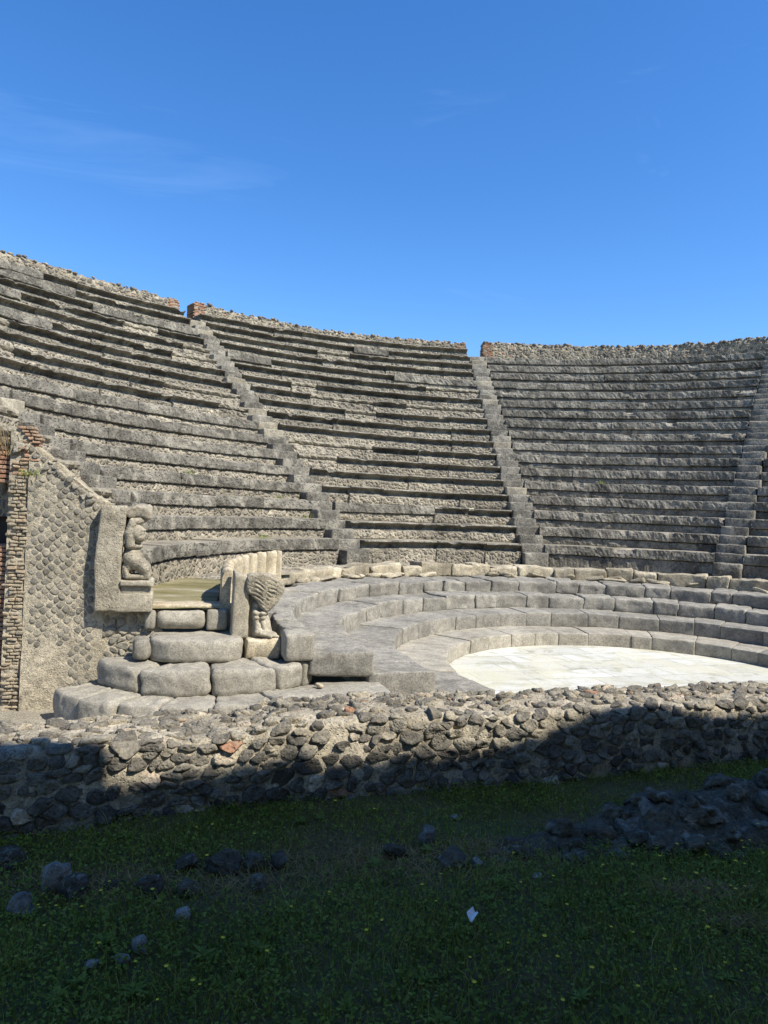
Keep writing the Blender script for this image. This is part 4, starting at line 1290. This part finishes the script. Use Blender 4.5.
def blades(n, seed, hmin, hmax, wid, lean, tlo, thi):
    x, y, z, g = scatter(n, seed); k = len(x)
    clump = vnoise(np.stack([x, y, 0 * x], -1), 5.0, 4) * 0.5 + 0.5
    h = g.uniform(hmin, hmax, k) * (0.6 + 0.8 * clump); w = g.uniform(0.6, 1.3, k) * wid
    a = g.uniform(0, 6.283, k); b = g.uniform(0, 6.283, k); l = g.uniform(0.1, lean, k) * h
    dx, dy = np.cos(a) * w, np.sin(a) * w; lx, ly = np.cos(b) * l, np.sin(b) * l
    B = np.stack([x, y, z], -1)
    v = np.stack([B + np.stack([-dx, -dy, 0 * h], -1), B + np.stack([dx, dy, 0 * h], -1),
                  B + np.stack([lx * .35 - dx * .8, ly * .35 - dy * .8, h * .55], -1), B + np.stack([lx * .35 + dx * .8, ly * .35 + dy * .8, h * .55], -1),
                  B + np.stack([lx, ly, h], -1)], 1).reshape(-1, 3)
    t = np.repeat(g.uniform(tlo, thi, k), 5)
    base = np.arange(k)[:, None] * 5
    return v, base + np.array([0, 1, 3, 2]), base + np.array([2, 3, 4]), t


mb = MB()
for args in ((230000, 1, .012, .042, .0019, 1.3, 0.0, 0.88), (26000, 2, .02, .07, .0013, 1.3, 0.7, 1.0), (4000, 3, .03, .075, .002, 1.0, 0.1, 0.75)):
    v, q4, q3, tn = blades(*args)
    mb.add(v, q4, 0, tn)
    mb.add(np.zeros((0, 3)), [])
    off = mb.n - len(v)
    mb.f += (q3 + off).tolist(); mb.m += [0] * len(q3)
# matted dry stalks on the bare patches
g = np.random.default_rng(77); k = 5200
cen = np.array([(-0.02, 3.14, .30, .10), (-0.02, 3.14, .30, .10), (-0.6, 2.93, .28, .09), (-1.2, 2.84, .2, .08), (0.55, 3.28, .2, .06), (1.38, 2.98, .14, .05), (1.47, 2.75, .08, .03)])[g.integers(0, 7, k)]
x = cen[:, 0] + g.normal(0, 1, k) * cen[:, 2]; y = cen[:, 1] + g.normal(0, 1, k) * cen[:, 3]
z = ground_z(x * C18 + y * S18, -x * S18 + y * C18); a = g.uniform(0, 6.283, k); ln = g.uniform(0.02, 0.06, k); h = g.uniform(0.004, 0.028, k); w = g.uniform(0.001, 0.002, k)
ca, sa = np.cos(a), np.sin(a)
B = np.stack([x, y, z + 0.003], -1)
v = np.stack([B + np.stack([-sa * w, ca * w, 0 * h], -1), B + np.stack([sa * w, -ca * w, 0 * h], -1), B + np.stack([ca * ln + sa * w * .6, sa * ln - ca * w * .6, h], -1), B + np.stack([ca * ln - sa * w * .6, sa * ln + ca * w * .6, h], -1)], 1).reshape(-1, 3)
mb.add(v, np.arange(k)[:, None] * 4 + np.arange(4), 2, np.repeat(g.uniform(0, 1, k), 4))
x, y, z, g = scatter(150000, 8); k = len(x)     # small round leaves of ground cover
h = g.uniform(0.008, 0.045, k); r = g.uniform(0.003, 0.0085, k)
nx, ny = g.normal(0, 0.35, k), g.normal(0, 0.35, k); ph = g.uniform(0, 6.28, k)
vv = []
for i in range(6):
    a = ph + i * math.pi / 3; rr = r * (1.0 if i % 2 else 0.8)
    ox, oy = np.cos(a) * rr, np.sin(a) * rr
    vv.append(np.stack([x + ox, y + oy, z + h - nx * ox - ny * oy + (0.002 if i % 2 else 0)], -1))
v = np.stack(vv, 1).reshape(-1, 3)
base = np.arange(k)[:, None] * 6
mb.add(v, base + np.arange(6), 1, np.repeat(g.uniform(0, 1, k), 6))
tag(mb.build('grass', [M['grass'], M['clover'], M['dryleaf']]), 'short dark green grass and clover in the shade', 'grass', kind='stuff')


def flower_mesh(seed):
    random.seed(seed); mb = MB()
    hh = random.uniform(0.05, 0.085); lx, ly = random.uniform(-.015, .015), random.uniform(-.015, .015)
    ring = lambda c, r: [(c[0] + r * math.cos(q * 2.094), c[1] + r * math.sin(q * 2.094), c[2]) for q in range(3)]
    mb.add(ring((0, 0, 0), .0012) + ring((lx, ly, hh), .001), [(0, 1, 4, 3), (1, 2, 5, 4), (2, 0, 3, 5)], 1)
    n = 9; r = random.uniform(0.006, 0.009)
    P = [(lx, ly, hh + 0.003)]
    for q in range(n * 2):
        rr = r if q % 2 == 0 else r * 0.55
        P.append((lx + rr * math.cos(q * math.pi / n), ly + rr * math.sin(q * math.pi / n), hh + (0.004 if q % 2 == 0 else 0.0025)))
    mb.add(np.array(P), [(0, 1 + q, 1 + (q + 1) % (2 * n)) for q in range(2 * n)], 0)
    return mb.build('wild_flower', [M['petal'], M['stem']])


protos = [flower_mesh(s) for s in (1, 2, 3)]
random.seed(21)
spots = [(px, py) for px, py in ((-.90, 2.36), (-.72, 2.28), (-.63, 2.27), (-.55, 2.2), (-.47, 2.33), (-.33, 2.38), (-.30, 2.66), (-.15, 2.7), (-1.05, 2.62), (-1.02, 2.68), (-.98, 2.74), (-1.13, 2.5), (.27, 2.74), (.30, 2.9), (.05, 2.6), (-.02, 2.5), (.5, 2.45), (.62, 2.5), (.66, 2.42), (.45, 2.32), (.75, 2.35), (.86, 2.28), (.95, 2.5), (.9, 2.62), (1.05, 2.4), (1.1, 2.25), (1.25, 2.6), (1.38, 2.9), (1.0, 2.98), (1.15, 3.1), (1.3, 3.15), (1.5, 3.2), (1.62, 3.25), (1.75, 3.4), (1.85, 3.45), (1.95, 3.5), (1.7, 3.1), (1.55, 2.9), (0.62, 2.92), (0.78, 2.95), (0.14, 2.95), (-.18, 3.6), (0.0, 3.55), (-.85, 3.4))]
spots += [(random.uniform(-1.2, 1.9), random.uniform(2.1, 3.4)) for _ in range(26)]
spots += [(random.uniform(1.2, 2.2), random.uniform(2.9, 3.5)) for _ in range(14)]
FL = 'small yellow wild flower in the shaded grass'
for i, (x, y) in enumerate(spots):
    o = protos[i] if i < 3 else protos[i % 3].copy()
    if i >= 3: COL.objects.link(o)
    o.location = (x, y, 0); o.rotation_euler = (0, 0, random.uniform(0, 6.28)); s = random.uniform(0.8, 1.4); o.scale = (s, s, s)
    tag(o, FL, 'flower', 'yellow flowers in the grass')


def weed_mesh(seed):
    random.seed(seed); mb = MB()
    for q in range(15):
        a = q * 2.4; ln = random.uniform(0.04, 0.085); w = random.uniform(0.007, 0.012); up = random.uniform(0.25, 1.1)
        P = []
        for i in range(5):
            u = i / 4; r = ln * u * math.cos(up * (1 - 0.4 * u)); zz = 0.005 + ln * u * math.sin(up) * (1 - 0.45 * u); ww = w * math.sin(math.pi * min(1, u * 0.85 + 0.12))
            P += [(r * math.cos(a) - ww * math.sin(a), r * math.sin(a) + ww * math.cos(a), zz + 0.003), (r * math.cos(a), r * math.sin(a), zz), (r * math.cos(a) + ww * math.sin(a), r * math.sin(a) - ww * math.cos(a), zz + 0.003)]
        fs = []
        for i in range(4): fs += [(i * 3, i * 3 + 1, i * 3 + 4, i * 3 + 3), (i * 3 + 1, i * 3 + 2, i * 3 + 5, i * 3 + 4)]
        mb.add(np.array(P), fs, 0, random.random())
    return mb.build('leafy_weed', M['weed'])


wp = [weed_mesh(s) for s in (5, 6, 7)]
random.seed(33)
ws = [(-.45, 2.42), (-.36, 2.4), (-.2, 2.55), (-.95, 2.2), (-.8, 2.12), (.15, 2.8), (-.3, 2.75), (.55, 3.0), (.2, 2.35), (-.05, 2.2), (-.2, 2.12), (.7, 2.3), (1.0, 2.85), (1.3, 2.8), (.8, 2.65), (-.25, 3.55), (-.35, 3.5), (.85, 2.12)]
ws += [(random.uniform(-1.3, 1.8), random.uniform(2.1, 3.3)) for _ in range(26)]
for i, (x, y) in enumerate(ws):
    o = wp[i] if i < 3 else wp[i % 3].copy()
    if i >= 3: COL.objects.link(o)
    s = random.uniform(0.4, 0.85)
    o.location = (x, y, 0.0); o.rotation_euler = (0, 0, random.uniform(0, 6.28)); o.scale = (s, s, s)
    tag(o, 'low leafy green weed among the shaded grass', 'weed', 'leafy weeds in the grass')


def tuft(name, base, n, ln, mat, lab, cat, seed, spread=0.03):
    random.seed(seed); mb = MB(); base = np.array(base)
    for q in range(n):
        a = random.uniform(0, 6.28); l = ln * random.uniform(0.5, 1.1); le = random.uniform(0.1, 0.8); w = 0.0035
        b0 = base + np.array([random.gauss(0, spread), random.gauss(0, spread), 0])
        t1 = b0 + np.array([math.cos(a) * l * le * .4, math.sin(a) * l * le * .4, l * .6]); t2 = b0 + np.array([math.cos(a) * l * le, math.sin(a) * l * le, l * .85])
        d = np.array([-math.sin(a + 1), math.cos(a + 1), 0]) * w
        mb.add(np.array([b0 - d, b0 + d, t1 + d, t1 - d, t2]), [(0, 1, 2, 3), (3, 2, 4)], 0, random.random())
    return tag(mb.build(name, mat, None, True, tuple(base)), lab, cat)


tuft('dry_grass_tuft', L(-1.60, OW + 0.12, 0.42 + EYE), 70, 0.42, M['straw'], 'tuft of dry straw-coloured grass on the brick wall at the left edge', 'grass tuft', 3, 0.05)
tuft('small_weed', L(-1.37, OW - 0.04, 0.22 + EYE), 36, 0.11, M['weed'], 'small green weed growing from the top of the brick jamb', 'weed', 4, 0.04)

for (n_, a_, sd_) in ((1, 135.5, 5), (2, 137.0, 6), (4, 78.0, 7), (0, 148.0, 8), (3, 150.5, 9)):
    o = tuft('seat_weed', POL(R0 + n_ * DR + 0.3, a_, ZROW + (n_ + 1) * DZ), 26, 0.13, M['weed'], 'small tuft of green weed growing on a stone seat', 'weed', sd_, 0.07)
    o['group'] = 'weeds on the seats'

# ------------------------------------------------------------------ the tall stage wall behind the viewer, whose shadow lies on the grass
sw = thing('stage_wall', 'tall ruined stage wall behind the viewer, casting the shadow over the grass', 'wall', tuple(F(5, -1.5, 0)))
prof = [(-3.5, 5.6), (1.6, 5.8), (2.4, 7.6), (3.0, 8.05), (3.25, 8.07), (3.41, 8.01), (3.67, 7.99), (3.74, 7.92), (3.85, 7.89), (3.88, 7.82), (3.89, 7.69), (4.02, 7.69), (4.13, 7.73), (4.32, 7.75), (4.57, 7.78), (4.83, 7.79), (5.0, 7.74), (5.4, 7.75), (5.7, 7.72), (6.01, 7.75), (6.28, 7.78), (6.51, 7.87), (6.83, 7.98), (7.13, 7.92), (7.45, 7.87), (7.78, 7.85), (8.02, 7.87), (8.48, 7.9), (10.6, 8.0), (12, 6.5), (16, 5.0)]  # crest follows its shadow edge; both ends cut low to admit sky light
mb = MB()
xs = np.unique(np.concatenate([[p[0] for p in prof], np.linspace(-3.5, 16, 400)]))
tp = np.interp(xs, [p[0] for p in prof], [p[1] for p in prof]) + 0.012 * fbm(np.stack([xs, xs * 0, xs * 0], -1), 7, 2, 3)
W = np.stack([F(xs, -1.2, -0.2), F(xs, -1.2, tp * 0.5), F(xs, -1.2, tp), F(xs, -1.9, tp - 0.6), F(xs, -1.9, -0.2)], 1)
n, k = W.shape[:2]
i, j = np.meshgrid(np.arange(n - 1), np.arange(k - 1), indexing='ij')
mb.add(W.reshape(-1, 3), np.stack([i * k + j, i * k + j + 1, (i + 1) * k + j + 1, (i + 1) * k + j], -1).reshape(-1, 4))
mb.build('bounce_face', M['bounce_coat'], sw, False)  # added pale face reflects fill into the shaded foreground

# ------------------------------------------------------------------ sky, sun, camera
SUN_EL, SUN_AZ = 50.0, -32.0
W_ = bpy.data.worlds.new('World'); SC.world = W_; W_.use_nodes = True
nt = W_.node_tree; nt.nodes.clear()
out = nt.nodes.new('ShaderNodeOutputWorld'); bg = nt.nodes.new('ShaderNodeBackground')
sky = nt.nodes.new('ShaderNodeTexSky'); sky.sky_type = 'NISHITA'; sky.sun_disc = False
sky.sun_elevation = R_(SUN_EL); sky.sun_rotation = R_(90 - SUN_AZ)
sky.altitude = 0; sky.air_density = 1.0; sky.dust_density = 0.25; sky.ozone_density = 4.0
tc = nt.nodes.new('ShaderNodeTexCoord')
mp = nt.nodes.new('ShaderNodeMapping'); mp.inputs['Scale'].default_value = (1.2, 2.0, 7.0); mp.inputs['Rotation'].default_value = (0.1, 0.15, 0.5)
nt.links.new(tc.outputs['Generated'], mp.inputs[0])
hs = nt.nodes.new('ShaderNodeHueSaturation'); hs.inputs['Saturation'].default_value = 1.27; hs.inputs['Hue'].default_value = 0.5065
nt.links.new(sky.outputs[0], hs.inputs['Color'])
nz = nt.nodes.new('ShaderNodeTexNoise'); nz.inputs['Scale'].default_value = 1.6; nz.inputs['Detail'].default_value = 8; nz.inputs['Roughness'].default_value = 0.62; nz.inputs['Distortion'].default_value = 0.9
nt.links.new(mp.outputs[0], nz.inputs['Vector'])
mr = nt.nodes.new('ShaderNodeMapRange'); mr.inputs[1].default_value = 0.57; mr.inputs[2].default_value = 0.9; mr.inputs[3].default_value = 0; mr.inputs[4].default_value = 0.08
nt.links.new(nz.outputs['Fac'], mr.inputs[0])
mx = nt.nodes.new('ShaderNodeMix'); mx.data_type = 'RGBA'
nt.links.new(mr.outputs[0], mx.inputs[0]); nt.links.new(hs.outputs[0], mx.inputs[6]); mx.inputs[7].default_value = (6.5, 8.0, 9.5, 1)
nt.links.new(mx.outputs[2], bg.inputs[0]); bg.inputs[1].default_value = 0.145
nt.links.new(bg.outputs[0], out.inputs[0])

sun = bpy.data.lights.new('sun', 'SUN'); sun.energy = 4.8; sun.angle = R_(0.35); sun.color = (1.0, 0.95, 0.86)
so = bpy.data.objects.new('sun', sun); COL.objects.link(so)
d = Vector((math.cos(R_(SUN_EL)) * math.cos(R_(SUN_AZ)), math.cos(R_(SUN_EL)) * math.sin(R_(SUN_AZ)), math.sin(R_(SUN_EL))))
so.rotation_euler = d.to_track_quat('Z', 'Y').to_euler(); so.location = d * 60

cam = bpy.data.cameras.new('camera'); co = bpy.data.objects.new('camera', cam); COL.objects.link(co)
cam.sensor_fit = 'HORIZONTAL'; cam.sensor_width = 36; cam.lens = 711.63 / 768 * 36; cam.clip_start = 0.05; cam.clip_end = 3000
rr, pt = R_(2.355), R_(-0.021)
Uv = np.array([0, -math.sin(pt), math.cos(pt)]); Xv = np.array([1, 0, 0.]); Fv = np.array([0, math.cos(pt), math.sin(pt)])
right = Xv * math.cos(rr) + Uv * math.sin(rr); up = -Xv * math.sin(rr) + Uv * math.cos(rr)
mt = Matrix.Identity(4)
for i in range(3):
    mt[i][0], mt[i][1], mt[i][2] = right[i], up[i], -Fv[i]
mt[2][3] = EYE
co.matrix_world = mt
SC.camera = co
SC.view_settings.view_transform = 'Standard'; SC.view_settings.look = 'None'; SC.view_settings.exposure = 0.66; SC.view_settings.gamma = 1
SC.view_settings.use_curve_mapping = False
SC.render.engine = 'CYCLES'
SC.cycles.max_bounces = 5; SC.cycles.diffuse_bounces = 3
